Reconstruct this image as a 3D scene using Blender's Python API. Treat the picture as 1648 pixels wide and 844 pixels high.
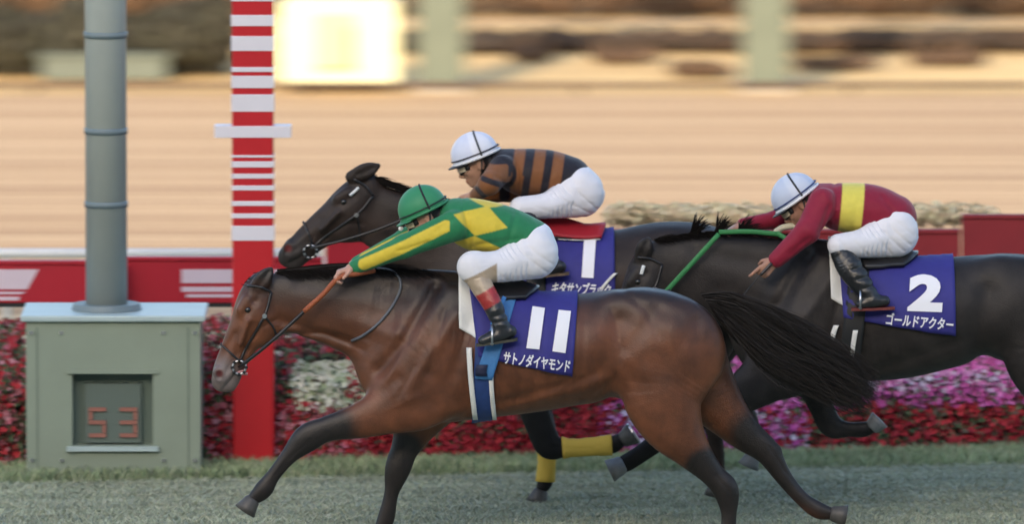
import bpy, bmesh, math, random
import numpy as np
from mathutils import Vector, Matrix
random.seed(7); RNG = np.random.default_rng(7)
for o in list(bpy.data.objects): bpy.data.objects.remove(o)
SC = bpy.context.scene
COL = SC.collection
R = math.radians

# ------------------------------------------------------------------ camera, world, sun, exposure
CAMY, CAMZ, TILT, FPX = -60.0, 8.0, 6.13, 18000.0
cam_d = bpy.data.cameras.new('camera'); cam = bpy.data.objects.new('camera', cam_d); COL.objects.link(cam)
cam.location = (0, CAMY, CAMZ); cam.rotation_euler = (R(90 - TILT), 0, 0)
cam_d.sensor_width = 36; cam_d.lens = 36 * FPX / 1648; cam_d.clip_start = .5; cam_d.clip_end = 6000
cam_d.dof.use_dof = True; cam_d.dof.focus_distance = 60.6; cam_d.dof.aperture_fstop = 2.0; cam_d.dof.aperture_ratio = .36
SC.camera = cam
W = bpy.data.worlds.new('World'); SC.world = W; W.use_nodes = True
nt = W.node_tree; nt.nodes.clear()
sky = nt.nodes.new('ShaderNodeTexSky'); sky.sky_type = 'NISHITA'; sky.sun_disc = False
SUN_EL, SUN_AZ = 20.0, 196.0           # azimuth clockwise from +Y: behind the camera
sky.sun_elevation = R(SUN_EL); sky.sun_rotation = R(SUN_AZ); sky.air_density = 1.0; sky.dust_density = 2.5; sky.ozone_density = 1.0
bg = nt.nodes.new('ShaderNodeBackground'); bg.inputs[1].default_value = 0.15
wo = nt.nodes.new('ShaderNodeOutputWorld'); nt.links.new(sky.outputs[0], bg.inputs[0]); nt.links.new(bg.outputs[0], wo.inputs[0])
sd = bpy.data.lights.new('sun', 'SUN'); sd.energy = 2.3; sd.angle = R(.5); sd.color = (1, .80, .56)
sun = bpy.data.objects.new('sun', sd); COL.objects.link(sun)
az = R(SUN_AZ); el = R(SUN_EL)
sdir = Vector((math.sin(az) * math.cos(el), math.cos(az) * math.cos(el), math.sin(el)))
sun.rotation_euler = sdir.to_track_quat('Z', 'Y').to_euler(); sun.location = (0, -30, 60)
SC.view_settings.view_transform = 'Standard'; SC.view_settings.look = 'None'
SC.view_settings.exposure = 1.38; SC.view_settings.gamma = 1
SC.render.engine = 'CYCLES'
SC.cycles.max_bounces = 6

# ------------------------------------------------------------------ picture <-> place
_a = R(TILT); _f = np.array([0, math.cos(_a), -math.sin(_a)]); _u = np.array([0, math.sin(_a), math.cos(_a)])
def P(px, py, y):
    px = np.asarray(px, float); py = np.asarray(py, float); y = np.asarray(y, float)
    a = (px - 824) / FPX; b = -(py - 422) / FPX
    dy = _f[1] + b * _u[1]; dz = _f[2] + b * _u[2]
    t = (y - CAMY) / dy
    return a * t, y + 0 * t, CAMZ + dz * t
def V(px, py, y): return Vector([float(v) for v in P(px, py, y)])
def side(x, z, y):     # place -> side coordinates on a vertical plane at depth y
    vy = y - CAMY; vz = z - CAMZ
    dep = vy * _f[1] + vz * _f[2]; up = vy * _u[1] + vz * _u[2]
    return 824 + FPX * x / dep, 422 - FPX * up / dep
PXM = 1 / 300.0

# ------------------------------------------------------------------ object helpers
def tag(o, label=None, cat=None, group=None, kind=None):
    if label: o['label'] = label
    if cat: o['category'] = cat
    if group: o['group'] = group
    if kind: o['kind'] = kind
    return o
def empty(name, loc, label, cat, group=None):
    o = bpy.data.objects.new(name, None); COL.objects.link(o); o.location = loc; o.empty_display_size = .2
    return tag(o, label, cat, group)
def link(name, me, parent=None, mat=None):
    o = bpy.data.objects.new(name, me); COL.objects.link(o)
    if mat is not None and not me.materials: me.materials.append(mat)
    if parent is not None:
        o.parent = parent
        root = parent; off = Vector((0, 0, 0))
        while root is not None: off += root.location; root = root.parent
        me.transform(Matrix.Translation(-off)) if me.users == 1 else None
    return o
def mesh_np(name, v, f, smooth=True, col=None):
    me = bpy.data.meshes.new(name); v = np.asarray(v, np.float32); f = np.asarray(f, np.int32)
    n, k = f.shape
    me.vertices.add(len(v)); me.vertices.foreach_set('co', v.ravel())
    me.loops.add(n * k); me.loops.foreach_set('vertex_index', f.ravel())
    me.polygons.add(n); me.polygons.foreach_set('loop_start', np.arange(0, n * k, k, dtype=np.int32))
    me.polygons.foreach_set('loop_total', np.full(n, k, np.int32))
    if smooth: me.polygons.foreach_set('use_smooth', np.ones(n, bool))
    me.update(calc_edges=True); me.validate()
    if col is not None:
        a = me.color_attributes.new('col', 'FLOAT_COLOR', 'POINT')
        c = np.ones((len(v), 4), np.float32); c[:, :3] = col; a.data.foreach_set('color', c.ravel())
    return me
class MB:
    def __init__(s): s.v = []; s.f = []
    def add(s, v, f):
        n = len(s.v); s.v += [tuple(q) for q in v]; s.f += [tuple(i + n for i in g) for g in f]; return s
    def box(s, a, b, rz=0, c=None):
        x0, y0, z0 = a; x1, y1, z1 = b
        v = [Vector(q) for q in ((x0, y0, z0), (x1, y0, z0), (x1, y1, z0), (x0, y1, z0), (x0, y0, z1), (x1, y0, z1), (x1, y1, z1), (x0, y1, z1))]
        return s.add(v, [(0, 3, 2, 1), (4, 5, 6, 7), (0, 1, 5, 4), (1, 2, 6, 5), (2, 3, 7, 6), (3, 0, 4, 7)])
    def tube(s, pts, r, n=8, cap=True, flat=1.0):
        pts = [Vector(p) for p in pts]; rs = r if isinstance(r, (list, tuple)) else [r] * len(pts)
        v = []; f = []
        up = Vector((0, 1, 0))
        for i, p in enumerate(pts):
            t = (pts[min(i + 1, len(pts) - 1)] - pts[max(i - 1, 0)]).normalized()
            a = t.cross(up)
            if a.length < 1e-3: a = t.cross(Vector((0, 0, 1)))
            a.normalize(); b = t.cross(a).normalized()
            for k in range(n):
                th = 2 * math.pi * k / n
                v.append(p + a * (rs[i] * math.cos(th)) + b * (rs[i] * flat * math.sin(th)))
        for i in range(len(pts) - 1):
            for k in range(n):
                f.append((i * n + k, i * n + (k + 1) % n, (i + 1) * n + (k + 1) % n, (i + 1) * n + k))
        if cap: f.append(tuple(range(n - 1, -1, -1))); f.append(tuple((len(pts) - 1) * n + k for k in range(n)))
        return s.add(v, f)
    def cyl(s, x, y, z0, z1, r0, r1=None, n=24):
        r1 = r0 if r1 is None else r1
        return s.tube([(x, y, z0), (x, y, z1)], [r0, r1], n)
    def mesh(s, name, smooth=False):
        me = bpy.data.meshes.new(name); me.from_pydata(s.v, [], s.f); me.update()
        if smooth:
            for p in me.polygons: p.use_smooth = True
        return me
    def build(s, name, mat, parent=None, smooth=False, bevel=0):
        o = link(name, s.mesh(name, smooth), parent, mat)
        if bevel:
            m = o.modifiers.new('bevel', 'BEVEL'); m.width = bevel; m.segments = 2; m.limit_method = 'ANGLE'
        return o

# ------------------------------------------------------------------ materials
def nodes(name):
    m = bpy.data.materials.new(name); m.use_nodes = True
    t = m.node_tree; return m, t, t.nodes['Principled BSDF']
def mat(name, c, rough=.5, metal=0, spec=.5, nscale=0, namt=.15, bump=0, bscale=200, stretch=None, sheen=0, coat=0):
    m, t, b = nodes(name)
    b.inputs['Roughness'].default_value = rough; b.inputs['Metallic'].default_value = metal
    b.inputs['Specular IOR Level'].default_value = spec; b.inputs['Base Color'].default_value = (*c, 1)
    b.inputs['Sheen Weight'].default_value = sheen; b.inputs['Coat Weight'].default_value = coat
    tc = t.nodes.new('ShaderNodeTexCoord'); src = tc.outputs['Object']
    if stretch:
        mp = t.nodes.new('ShaderNodeMapping'); mp.inputs['Scale'].default_value = stretch
        t.links.new(src, mp.inputs[0]); src = mp.outputs[0]
    if nscale:
        n = t.nodes.new('ShaderNodeTexNoise'); n.inputs['Scale'].default_value = nscale; n.inputs['Detail'].default_value = 5
        t.links.new(src, n.inputs[0])
        mx = t.nodes.new('ShaderNodeMix'); mx.data_type = 'RGBA'
        mx.inputs[6].default_value = (*[x * (1 - namt) for x in c], 1); mx.inputs[7].default_value = (*[min(1, x * (1 + namt)) for x in c], 1)
        t.links.new(n.outputs[0], mx.inputs[0]); t.links.new(mx.outputs[2], b.inputs['Base Color'])
    if bump:
        n = t.nodes.new('ShaderNodeTexNoise'); n.inputs['Scale'].default_value = bscale; n.inputs['Detail'].default_value = 4
        t.links.new(src, n.inputs[0]); bp = t.nodes.new('ShaderNodeBump'); bp.inputs['Strength'].default_value = bump; bp.inputs['Distance'].default_value = .004
        t.links.new(n.outputs[0], bp.inputs['Height']); t.links.new(bp.outputs[0], b.inputs['Normal'])
    return m
def mat_attr(name, rough=.4, spec=.5, namt=.2, nscale=14, bump=.2, bscale=180, sheen=0, dist=.004, sss=0):
    m, t, b = nodes(name)
    b.inputs['Roughness'].default_value = rough; b.inputs['Specular IOR Level'].default_value = spec; b.inputs['Sheen Weight'].default_value = sheen
    at = t.nodes.new('ShaderNodeAttribute'); at.attribute_name = 'col'
    tc = t.nodes.new('ShaderNodeTexCoord'); n = t.nodes.new('ShaderNodeTexNoise'); n.inputs['Scale'].default_value = nscale; n.inputs['Detail'].default_value = 6
    t.links.new(tc.outputs['Object'], n.inputs[0])
    mr = t.nodes.new('ShaderNodeMapRange'); mr.inputs[1].default_value = .25; mr.inputs[2].default_value = .75; mr.inputs[3].default_value = 1 - namt; mr.inputs[4].default_value = 1 + namt
    t.links.new(n.outputs[0], mr.inputs[0])
    mx = t.nodes.new('ShaderNodeVectorMath'); mx.operation = 'SCALE'
    t.links.new(at.outputs['Color'], mx.inputs[0]); t.links.new(mr.outputs[0], mx.inputs['Scale']); t.links.new(mx.outputs[0], b.inputs['Base Color'])
    n2 = t.nodes.new('ShaderNodeTexNoise'); n2.inputs['Scale'].default_value = bscale; n2.inputs['Detail'].default_value = 5
    t.links.new(tc.outputs['Object'], n2.inputs[0])
    bp = t.nodes.new('ShaderNodeBump'); bp.inputs['Strength'].default_value = bump; bp.inputs['Distance'].default_value = dist
    t.links.new(n2.outputs[0], bp.inputs['Height']); t.links.new(bp.outputs[0], b.inputs['Normal'])
    if sss: b.inputs['Subsurface Weight'].default_value = sss; b.inputs['Subsurface Scale'].default_value = .01
    return m
M = {}
M['coat'] = mat_attr('horse_coat', rough=.43, spec=.45, namt=.34, nscale=11, bump=.5, bscale=130, dist=.004)
M['blackcoat'] = mat_attr('black_coat', rough=.5, spec=.28, namt=.34, nscale=11, bump=.5, bscale=130, dist=.004)
M['cloth'] = mat_attr('silk_cloth', rough=.6, spec=.25, namt=.06, nscale=30, bump=.5, bscale=15, sheen=.12, dist=.012)
M['breech'] = mat_attr('breeches_cloth', rough=.6, spec=.25, namt=.04, nscale=14, bump=.5, bscale=1, sheen=.1, dist=.012)
_t = M['breech'].node_tree; _mp = _t.nodes.new('ShaderNodeMapping'); _mp.inputs['Rotation'].default_value = (0, -.75, 0); _mp.inputs['Scale'].default_value = (5, 8, 30)
_tc = [n for n in _t.nodes if n.type == 'TEX_COORD'][0]; _t.links.new(_tc.outputs['Object'], _mp.inputs[0])
_nn = [n for n in _t.nodes if n.type == 'TEX_NOISE' and n.inputs['Scale'].default_value == 1][0]; _t.links.new(_mp.outputs[0], _nn.inputs[0]); _nn.inputs['Detail'].default_value = 2
M['skin'] = mat_attr('skin', rough=.5, spec=.4, namt=.08, nscale=40, bump=.15, bscale=250, dist=.002)
M['boot'] = mat_attr('boot_leather', rough=.3, spec=.6, namt=.2, nscale=20, bump=.5, bscale=40, dist=.008)
M['cap'] = mat_attr('cap_cloth', rough=.5, spec=.35, namt=.04, nscale=20, bump=.15, bscale=40, sheen=.1, dist=.005)
M['numcloth'] = mat('indigo_cloth', (.028, .026, .21), .7, nscale=18, namt=.15, bump=.5, bscale=30)
M['print'] = mat('white_print', (.82, .82, .86), .6)
M['hair'] = mat('black_hair', (.014, .011, .010), .6, spec=.25, nscale=5, namt=.4)
M['hoof'] = mat('hoof_horn', (.07, .065, .06), .5, nscale=30, namt=.4)
M['hoofpale'] = mat('hoof_pale', (.16, .17, .18), .5, nscale=30, namt=.3)
M['leather'] = mat('black_leather', (.014, .013, .014), .35, spec=.6)
M['greystrap'] = mat('grey_strap', (.10, .11, .13), .5)
M['steel'] = mat('steel', (.6, .6, .62), .3, metal=1)
M['whitepad'] = mat('white_pad', (.75, .75, .72), .8, bump=.3, bscale=60)
M['blue'] = mat('blue_girth', (.018, .05, .19), .6, nscale=30, namt=.25)
M['blueL'] = mat('light_blue_strap', (.05, .19, .45), .6, nscale=30, namt=.2)
M['navy'] = mat('navy_elastic', (.012, .016, .05), .6)
M['dark'] = mat('dark_elastic', (.012, .013, .015), .6)
M['orange'] = mat('orange_rubber', (.33, .085, .03), .6, nscale=60, namt=.25)
M['greenrein'] = mat('green_rubber', (.03, .20, .06), .6, nscale=60, namt=.25)
M['yellowband'] = mat('yellow_bandage', (.68, .45, .07), .8, bump=.5, bscale=50)
M['pinkrubber'] = mat('pink_lining', (.55, .28, .28), .6)
M['eye'] = mat('eye', (.006, .005, .004), .08, spec=.8)
M['lens'] = mat('goggle_lens', (.55, .47, .34), .15, spec=.8)
M['redpad'] = mat('red_pad', (.35, .01, .02), .6)
M['cream'] = mat('cream_fleece', (.6, .56, .42), .9, bump=.6, bscale=80)

# ------------------------------------------------------------------ the place: ground, tracks, rails, beds, boards
def ground_mat(name, c0, c1, c2, sx, sy, bump=.4, fine=60, rough=.9, ramp=(.38, .62)):
    """soil or turf worked lengthwise: streaks along the track plus fine grain"""
    m, t, b = nodes(name); b.inputs['Roughness'].default_value = rough; b.inputs['Specular IOR Level'].default_value = .15
    tc = t.nodes.new('ShaderNodeTexCoord'); mp = t.nodes.new('ShaderNodeMapping'); mp.inputs['Scale'].default_value = (sx, sy, 1)
    t.links.new(tc.outputs['Object'], mp.inputs[0])
    n = t.nodes.new('ShaderNodeTexNoise'); n.inputs['Scale'].default_value = 1; n.inputs['Detail'].default_value = 8; n.inputs['Roughness'].default_value = .65
    t.links.new(mp.outputs[0], n.inputs[0])
    mp2 = t.nodes.new('ShaderNodeMapping'); mp2.inputs['Scale'].default_value = (sx * .12, sy * .28, 1); t.links.new(tc.outputs['Object'], mp2.inputs[0])
    nb = t.nodes.new('ShaderNodeTexNoise'); nb.inputs['Scale'].default_value = 1; nb.inputs['Detail'].default_value = 6; nb.inputs['Roughness'].default_value = .75; t.links.new(mp2.outputs[0], nb.inputs[0])
    cr = t.nodes.new('ShaderNodeValToRGB'); e = cr.color_ramp.elements
    e[0].position = ramp[0]; e[0].color = (*c0, 1); e[1].position = ramp[1]; e[1].color = (*c2, 1); k = e.new(.5); k.color = (*c1, 1)
    av = t.nodes.new('ShaderNodeMath'); av.operation = 'MULTIPLY_ADD'; av.inputs[1].default_value = .35; t.links.new(n.outputs[0], av.inputs[0])
    a2 = t.nodes.new('ShaderNodeMath'); a2.operation = 'MULTIPLY'; a2.inputs[1].default_value = .65; t.links.new(nb.outputs[0], a2.inputs[0]); t.links.new(a2.outputs[0], av.inputs[2]); t.links.new(av.outputs[0], cr.inputs[0])
    n2 = t.nodes.new('ShaderNodeTexNoise'); n2.inputs['Scale'].default_value = fine; n2.inputs['Detail'].default_value = 5; t.links.new(tc.outputs['Object'], n2.inputs[0])
    mr = t.nodes.new('ShaderNodeMapRange'); mr.inputs[1].default_value = .3; mr.inputs[2].default_value = .7; mr.inputs[3].default_value = .82; mr.inputs[4].default_value = 1.16; t.links.new(n2.outputs[0], mr.inputs[0])
    s = t.nodes.new('ShaderNodeVectorMath'); s.operation = 'SCALE'; t.links.new(cr.outputs[0], s.inputs[0]); t.links.new(mr.outputs[0], s.inputs['Scale']); t.links.new(s.outputs[0], b.inputs['Base Color'])
    bp = t.nodes.new('ShaderNodeBump'); bp.inputs['Strength'].default_value = bump; bp.inputs['Distance'].default_value = .02
    ad = t.nodes.new('ShaderNodeMath'); t.links.new(n.outputs[0], ad.inputs[0]); t.links.new(n2.outputs[0], ad.inputs[1]); t.links.new(ad.outputs[0], bp.inputs['Height']); t.links.new(bp.outputs[0], b.inputs['Normal'])
    return m
M['dirt'] = ground_mat('sandy_dirt', (.32, .19, .108), (.55, .37, .215), (.68, .49, .305), .07, 11, .3, 30, ramp=(.435, .565))
M['turf'] = ground_mat('winter_turf', (.26, .30, .20), (.33, .35, .26), (.38, .39, .30), .3, 7, .5, 50)
M['lawn'] = ground_mat('dry_infield_lawn', (.44, .27, .12), (.72, .49, .23), (.85, .62, .30), .35, 2.2, .4, 12)
M['farland'] = ground_mat('far_ground', (.15, .12, .07), (.2, .17, .1), (.25, .2, .12), .02, .02, .2, 1)
M['strip'] = ground_mat('green_verge', (.12, .17, .08), (.16, .21, .11), (.2, .25, .14), 1.5, 8, .4, 60)
M['whitepaint'] = mat('white_paint', (.72, .72, .70), .45, nscale=3, namt=.08)
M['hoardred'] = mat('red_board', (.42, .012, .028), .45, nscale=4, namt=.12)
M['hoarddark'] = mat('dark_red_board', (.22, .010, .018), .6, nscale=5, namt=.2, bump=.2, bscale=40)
M['hoardwhite'] = mat('white_board_print', (.66, .56, .64), .5, nscale=4, namt=.08)
M['postgrey'] = mat('grey_green_post', (.37, .41, .385), .5, nscale=5, namt=.10, bump=.1, bscale=60)
M['rodpale'] = mat('pale_rod', (.38, .36, .27), .6)
M['postdark'] = mat('post_collar', (.16, .21, .23), .5)
M['boothgreen'] = mat('booth_green', (.25, .30, .235), .5, nscale=4, namt=.12, bump=.1, bscale=50)
M['boothtop'] = mat('booth_top', (.42, .52, .52), .4, nscale=4, namt=.12)
M['recess'] = mat('display_recess', (.12, .165, .14), .5)
M['digitred'] = mat('digit_red', (.30, .12, .09), .6)
M['polered'] = mat('post_red', (.50, .012, .020), .4, nscale=6, namt=.08)
M['polewhite'] = mat('post_white', (.72, .70, .76), .45, nscale=6, namt=.05)
M['palegreen'] = mat('pale_green_pillar', (.135, .16, .12), .7, nscale=3, namt=.2)
M['boardyellow'] = mat('bright_cream_board', (.80, .79, .50), .6, nscale=2, namt=.03)
M['boardpanel'] = mat('pale_yellow_panel', (.70, .72, .30), .6)
M['fadedrail'] = mat('faded_rail_paint', (.30, .24, .18), .7, nscale=3, namt=.2)
M['utility'] = mat('utility_paint', (.11, .135, .115), .6, nscale=3, namt=.2)
M['twig'] = mat('brown_twigs', (.10, .065, .045), .8, nscale=3, namt=.3)
M['leafdry'] = mat('dry_leaves', (.20, .115, .06), .8, nscale=3, namt=.35)
M['leafdark'] = mat('dark_evergreen_leaves', (.055, .055, .040), .7, nscale=3, namt=.35)
M['bedgreen'] = mat('bed_foliage', (.030, .065, .022), .6, nscale=8, namt=.4)
M['concrete'] = mat('concrete', (.42, .40, .37), .8, nscale=2, namt=.15, bump=.3, bscale=20)

def sheet(name, x0, x1, y0, y1, z, mt, nx=1, ny=1, slope=0):
    v = []; f = []
    for j in range(ny + 1):
        for i in range(nx + 1):
            x = x0 + (x1 - x0) * i / nx; y = y0 + (y1 - y0) * j / ny + slope * (x0 + (x1 - x0) * i / nx) * (1 if j in (0, ny) else 1); v.append((x, y, z))
    for j in range(ny):
        for i in range(nx): a = j * (nx + 1) + i; f.append((a, a + 1, a + nx + 2, a + nx + 1))
    o = link(name, MB().add(v, f).mesh(name), None, mt); return tag(o, kind='structure')
sheet('ground', -2500, 2500, -2500, 2500, -.02, M['farland'])
sheet('turf_track', -150, 150, -40, 9.0, 0, M['turf'])
sheet('dirt_track', -150, 150, 9.0, 26.75, -.008, M['dirt'])
sheet('infield_lawn', -150, 150, 26.75, 75, -.012, M['lawn'])
SL = .15                                   # the verge and beds run slightly askew to the horses' line
sheet('grass_verge', -9, 9, 3.15, 3.72, .004, M['strip'], 1, 1, SL)

def blades(name, n, x0, x1, y0, y1, h0, h1, cols, slope=0, z=0, wd=.004, lean=.5):
    x = RNG.uniform(x0, x1, n); y = RNG.uniform(y0, y1, n) + slope * x; h = RNG.uniform(h0, h1, n); th = RNG.uniform(0, 6.28, n); ln = RNG.uniform(.1, lean, n) * h; a = RNG.uniform(0, 6.28, n)
    dx = np.cos(th) * wd; dy = np.sin(th) * wd; lx = np.cos(a) * ln; ly = np.sin(a) * ln
    v = np.stack([np.stack([x - dx, y - dy, z + 0 * x], 1), np.stack([x + dx, y + dy, z + 0 * x], 1), np.stack([x + dx * .6 + lx * .4, y + dy * .6 + ly * .4, z + h * .6], 1), np.stack([x + lx, y + ly, z + h], 1)], 1).reshape(-1, 3)
    i = np.arange(n)[:, None] * 4; f = np.hstack([i, i + 1, i + 2, i + 3])
    c = np.array(cols)[RNG.integers(0, len(cols), n)]; sv = (y - slope * x) ; c = c * (1.1 + .17 * np.sin(sv * 9 + np.sin(x * .6) * .8) * np.sin(sv * 23 + x * .3) + .10 * np.sin(sv * 51 + x * .5))[:, None]; cc = np.repeat(c, 4, 0)
    o = link(name, mesh_np(name, v, f, False, cc), None, M['grassattr']); return tag(o, kind='stuff')
M['grassattr'] = mat_attr('grass_blades', rough=.7, spec=.2, namt=.2, nscale=1.5, bump=0)
TG = [(.34, .38, .28), (.36, .385, .295), (.385, .395, .31), (.32, .365, .265)] or [(.21, .23, .16), (.28, .28, .20), (.33, .31, .235), (.17, .20, .13), (.26, .265, .19), (.37, .34, .26)]
tag(blades('turf_grass', 130000, -3.7, 3.9, -1.0, 3.4,   .008, .028, TG, SL, wd=.004, lean=1.6), 'short worn winter turf under the horses', 'grass')
tag(blades('verge_grass', 26000, -4, 4, 3.15, 3.74, .03, .085, [(.29, .37, .21), (.34, .40, .24), (.40, .43, .28), (.26, .34, .19)], SL, wd=.004, lean=.7), 'strip of longer green grass in front of the flower bed', 'grass')

# flower bed: foliage bank and blossoms
def bank(x, s):      # s 0..1 up the bank -> y, z
    y = 3.76 + SL * x + np.interp(s, [0, .45, 1], [0, .16, 1.35]); z = np.interp(s, [0, .45, 1], [0, .42, .70]); return y, z
xs = np.linspace(-9, 9, 91); ss = np.linspace(0, 1, 16); rows = []
for s_ in ss:
    y, z = bank(xs, s_); bmp = .03 * np.sin(xs * 9 + s_ * 20) * np.sin(xs * 23 + s_ * 31); rows.append(np.stack([xs, y + bmp, z * 1.0 - .04 + bmp + 0 * xs], 1))
v = np.vstack(rows); n_ = len(xs); f = [(i * n_ + j, i * n_ + j + 1, (i + 1) * n_ + j + 1, (i + 1) * n_ + j) for i in range(len(rows) - 1) for j in range(n_ - 1)]
tag(link('flower_bank', mesh_np('flower_bank', v, f), None, mat('bank_soil', (.025, .030, .018), .9, nscale=12, namt=.4)), kind='structure')
def leafcloud(n, fn, size, cols, name, label, cat, mt='petalattr'):
    """many small bent leaf or petal faces: fn(n) -> points, normals"""
    p, nrm = fn(n); t = RNG.normal(size=(n, 3)); nrm = nrm + RNG.normal(size=(n, 3)) * .7; nrm /= np.linalg.norm(nrm, axis=1)[:, None]
    a = np.cross(nrm, t); a /= np.linalg.norm(a, axis=1)[:, None]; b = np.cross(nrm, a); s = (size * RNG.uniform(.6, 1.3, n))[:, None]
    v = np.stack([p - a * s, p + b * s * .6 + nrm * s * .25, p + a * s, p - b * s * .6 + nrm * s * .25], 1).reshape(-1, 3)
    i = np.arange(n)[:, None] * 4; f = np.hstack([i, i + 1, i + 2, i + 3])
    c = cols(p) if callable(cols) else np.array(cols)[RNG.integers(0, len(cols), n)]
    o = link(name, mesh_np(name, v, f, False, np.repeat(c, 4, 0)), None, M[mt]); return tag(o, label, cat, kind='stuff')
M['petalattr'] = mat_attr('petals', rough=.6, spec=.25, namt=.15, nscale=3, bump=0, sss=0)
def on_bank(x0, x1, s0=0, s1=1, up=.05):
    def fn(n):
        x = RNG.uniform(x0, x1, n); s = RNG.uniform(s0, s1, n); y, z = bank(x, s); e = RNG.uniform(-.01, up, n)
        return np.stack([x, y - e * .8, z + e * .6], 1), np.tile(np.array([0, -.8, .6]), (n, 1))
    return fn
leafcloud(42000, on_bank(-6, 6), .022, [(.09, .07, .045), (.07, .11, .055), (.10, .045, .035), (.08, .12, .06)], 'bed_leaves', 'green leaves filling the flower bed bank', 'plants')
def petals(n, fn, cols, name, label, size=.020):
    """five-petalled blossoms"""
    p, nrm = fn(n); nrm = nrm + RNG.normal(size=(n, 3)) * .35; nrm /= np.linalg.norm(nrm, axis=1)[:, None]
    t = RNG.normal(size=(n, 3)); a = np.cross(nrm, t); a /= np.linalg.norm(a, axis=1)[:, None]; b = np.cross(nrm, a); s = (size * RNG.uniform(.7, 1.25, n))[:, None]
    vs = []; c = np.array(cols)[RNG.integers(0, len(cols), n)]
    for k in range(5):
        th = k * 2 * math.pi / 5; d = a * math.cos(th) + b * math.sin(th); e = -a * math.sin(th) + b * math.cos(th)
        vs += [p, p + d * s * .6 + e * s * .45 + nrm * s * .2, p + d * s * 1.1 + nrm * s * .45, p + d * s * .6 - e * s * .45 + nrm * s * .2]
    v = np.stack(vs, 1).reshape(-1, 3); i = np.arange(n * 5)[:, None] * 4; f = np.hstack([i, i + 1, i + 2, i + 3])
    o = link(name, mesh_np(name, v, f, False, np.repeat(c, 20, 0)), None, M['petalattr']); return tag(o, label, 'flowers', kind='stuff')
RED = [(.34, .020, .030), (.26, .015, .024), (.40, .028, .038), (.22, .014, .024)]; MAG = [(.52, .10, .36), (.46, .08, .30), (.60, .17, .44), (.42, .07, .25)]
WHT = [(.55, .50, .60), (.48, .40, .52), (.50, .22, .42)]; CRM = [(.55, .56, .44), (.42, .46, .34), (.60, .60, .52), (.30, .36, .22)]; PNK = [(.42, .12, .16), (.30, .10, .12), (.5, .25, .3)]
def X(px, y=4.0): return float(P(px, 600, y)[0])
petals(2600, on_bank(X(930), X(2100), 0.0, .30), RED, 'red_blossoms', 'low red blossoms along the front right of the bed')
petals(5200, on_bank(X(960), X(2100), .26, .66), MAG, 'magenta_blossoms', 'magenta blossoms behind the red ones at the right of the bed')
petals(1300, on_bank(X(1100), X(2100), .34, .46), WHT, 'lilac_blossoms', 'pale lilac blossoms running through the magenta ones')
petals(1500, on_bank(X(960), X(1300), .0, .25), MAG + WHT, 'mauve_blossoms', 'mauve and lilac blossoms low under the middle of the bed')
petals(6500, on_bank(X(560), X(990), .0, .7), RED, 'deep_red_blossoms', 'deep red blossoms under the leading horses')
petals(3000, on_bank(X(990), X(2100), .64, 1), RED, 'upper_red_blossoms', 'dark red blossoms at the top of the bed on the right')
petals(1100, on_bank(X(470), X(590), .30, .62), CRM, 'cream_blossoms', 'cream and pale green flowers beside the striped post')
petals(1600, on_bank(X(340), X(600), .0, .34), PNK + RED, 'rose_blossoms', 'rose blossoms at the foot of the striped post')
petals(3800, on_bank(X(-500), X(480), .0, .7), PNK + RED, 'pink_blossoms', 'pink and red blossoms behind the green booth')
petals(3000, on_bank(X(-500), X(960), .7, 1), PNK + RED + CRM[:1], 'mixed_blossoms', 'mixed rose and cream blossoms under the red board')

# red boards
def board(name, label, px0, px1, py0, py1, y, mt, group=None, thick=.05, parts=(), legs=True):
    x0, _, z1 = P(px0, py0, y); x1, _, z0 = P(px1, py1, y); x0, x1, z0, z1 = map(float, (x0, x1, z0, z1))
    e = empty(name, ((x0 + x1) / 2, y, 0), label, 'advertising board', group)
    MB().box((x0, y, z0), (x1, y + thick, z1)).build('panel', mt, e, bevel=.004)
    MB().box((x0, y - .012, z1 + .002), (x1, y + thick + .012, z1 + .022)).build('top_rail', mt, e)
    MB().box((x0, y - .008, z0 - .024), (x1, y + thick + .008, z0 - .002)).build('shadow_strip', M['dark'], e)  # dark strip drawn in as the shadow line under the board
    if legs:
        n = max(2, int((x1 - x0) / 1.4) + 1)
        for i in range(n):
            x = x0 + .06 + (x1 - x0 - .12) * i / (n - 1); MB().box((x - .025, y + thick + .004, -.02), (x + .025, y + thick + .05, z1 - .02)).build('leg', M['postgrey'], e)
    for quad, m2 in parts:
        w = [P(a, b, y - .004) for a, b in quad]; v = [(float(q[0]), y - .004, float(q[2])) for q in w]; n = len(v); v += [(a, y - .001, c) for a, b, c in v]
        MB().add(v, [tuple(range(n)), tuple(range(2 * n - 1, n - 1, -1))] + [(i, n + i, n + (i + 1) % n, (i + 1) % n) for i in range(n)]).build('printed_band', m2, e)
    return e
g_ = 'red boards behind the flower bed'
YB = 5.25
board('hoarding', 'red board with broad slanted white print behind the grey post', -560, 199, 426, 488, YB - .35, M['hoardred'], g_,
      parts=[([(-300, 434), (62, 434), (44, 466), (-300, 466)], M['hoardwhite']), ([(-300, 470), (42, 470), (34, 474), (-300, 474)], M['hoardwhite']), ([(-300, 478), (32, 478), (30, 484), (-300, 484)], M['hoardwhite'])])
board('hoarding', 'red board with stacked white stripes left of the bay horse head', 201, 520, 420, 488, YB - .2, M['hoardred'], g_,
      parts=[([(292, 434), (505, 434), (505, 456), (292, 456)], M['hoardwhite']), ([(292, 462), (505, 462), (505, 470), (292, 470)], M['hoardwhite']), ([(300, 474), (505, 474), (505, 479), (300, 479)], M['hoardwhite'])])
board('hoarding', 'tall plain red board seen under the dark brown horse jaw', 524, 900, 388, 470, YB, M['hoardred'], g_)
board('hoarding', 'dark red board behind the jockey in maroon', 905, 1545, 376, 470, YB + .3, M['hoarddark'], g_)
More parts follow.
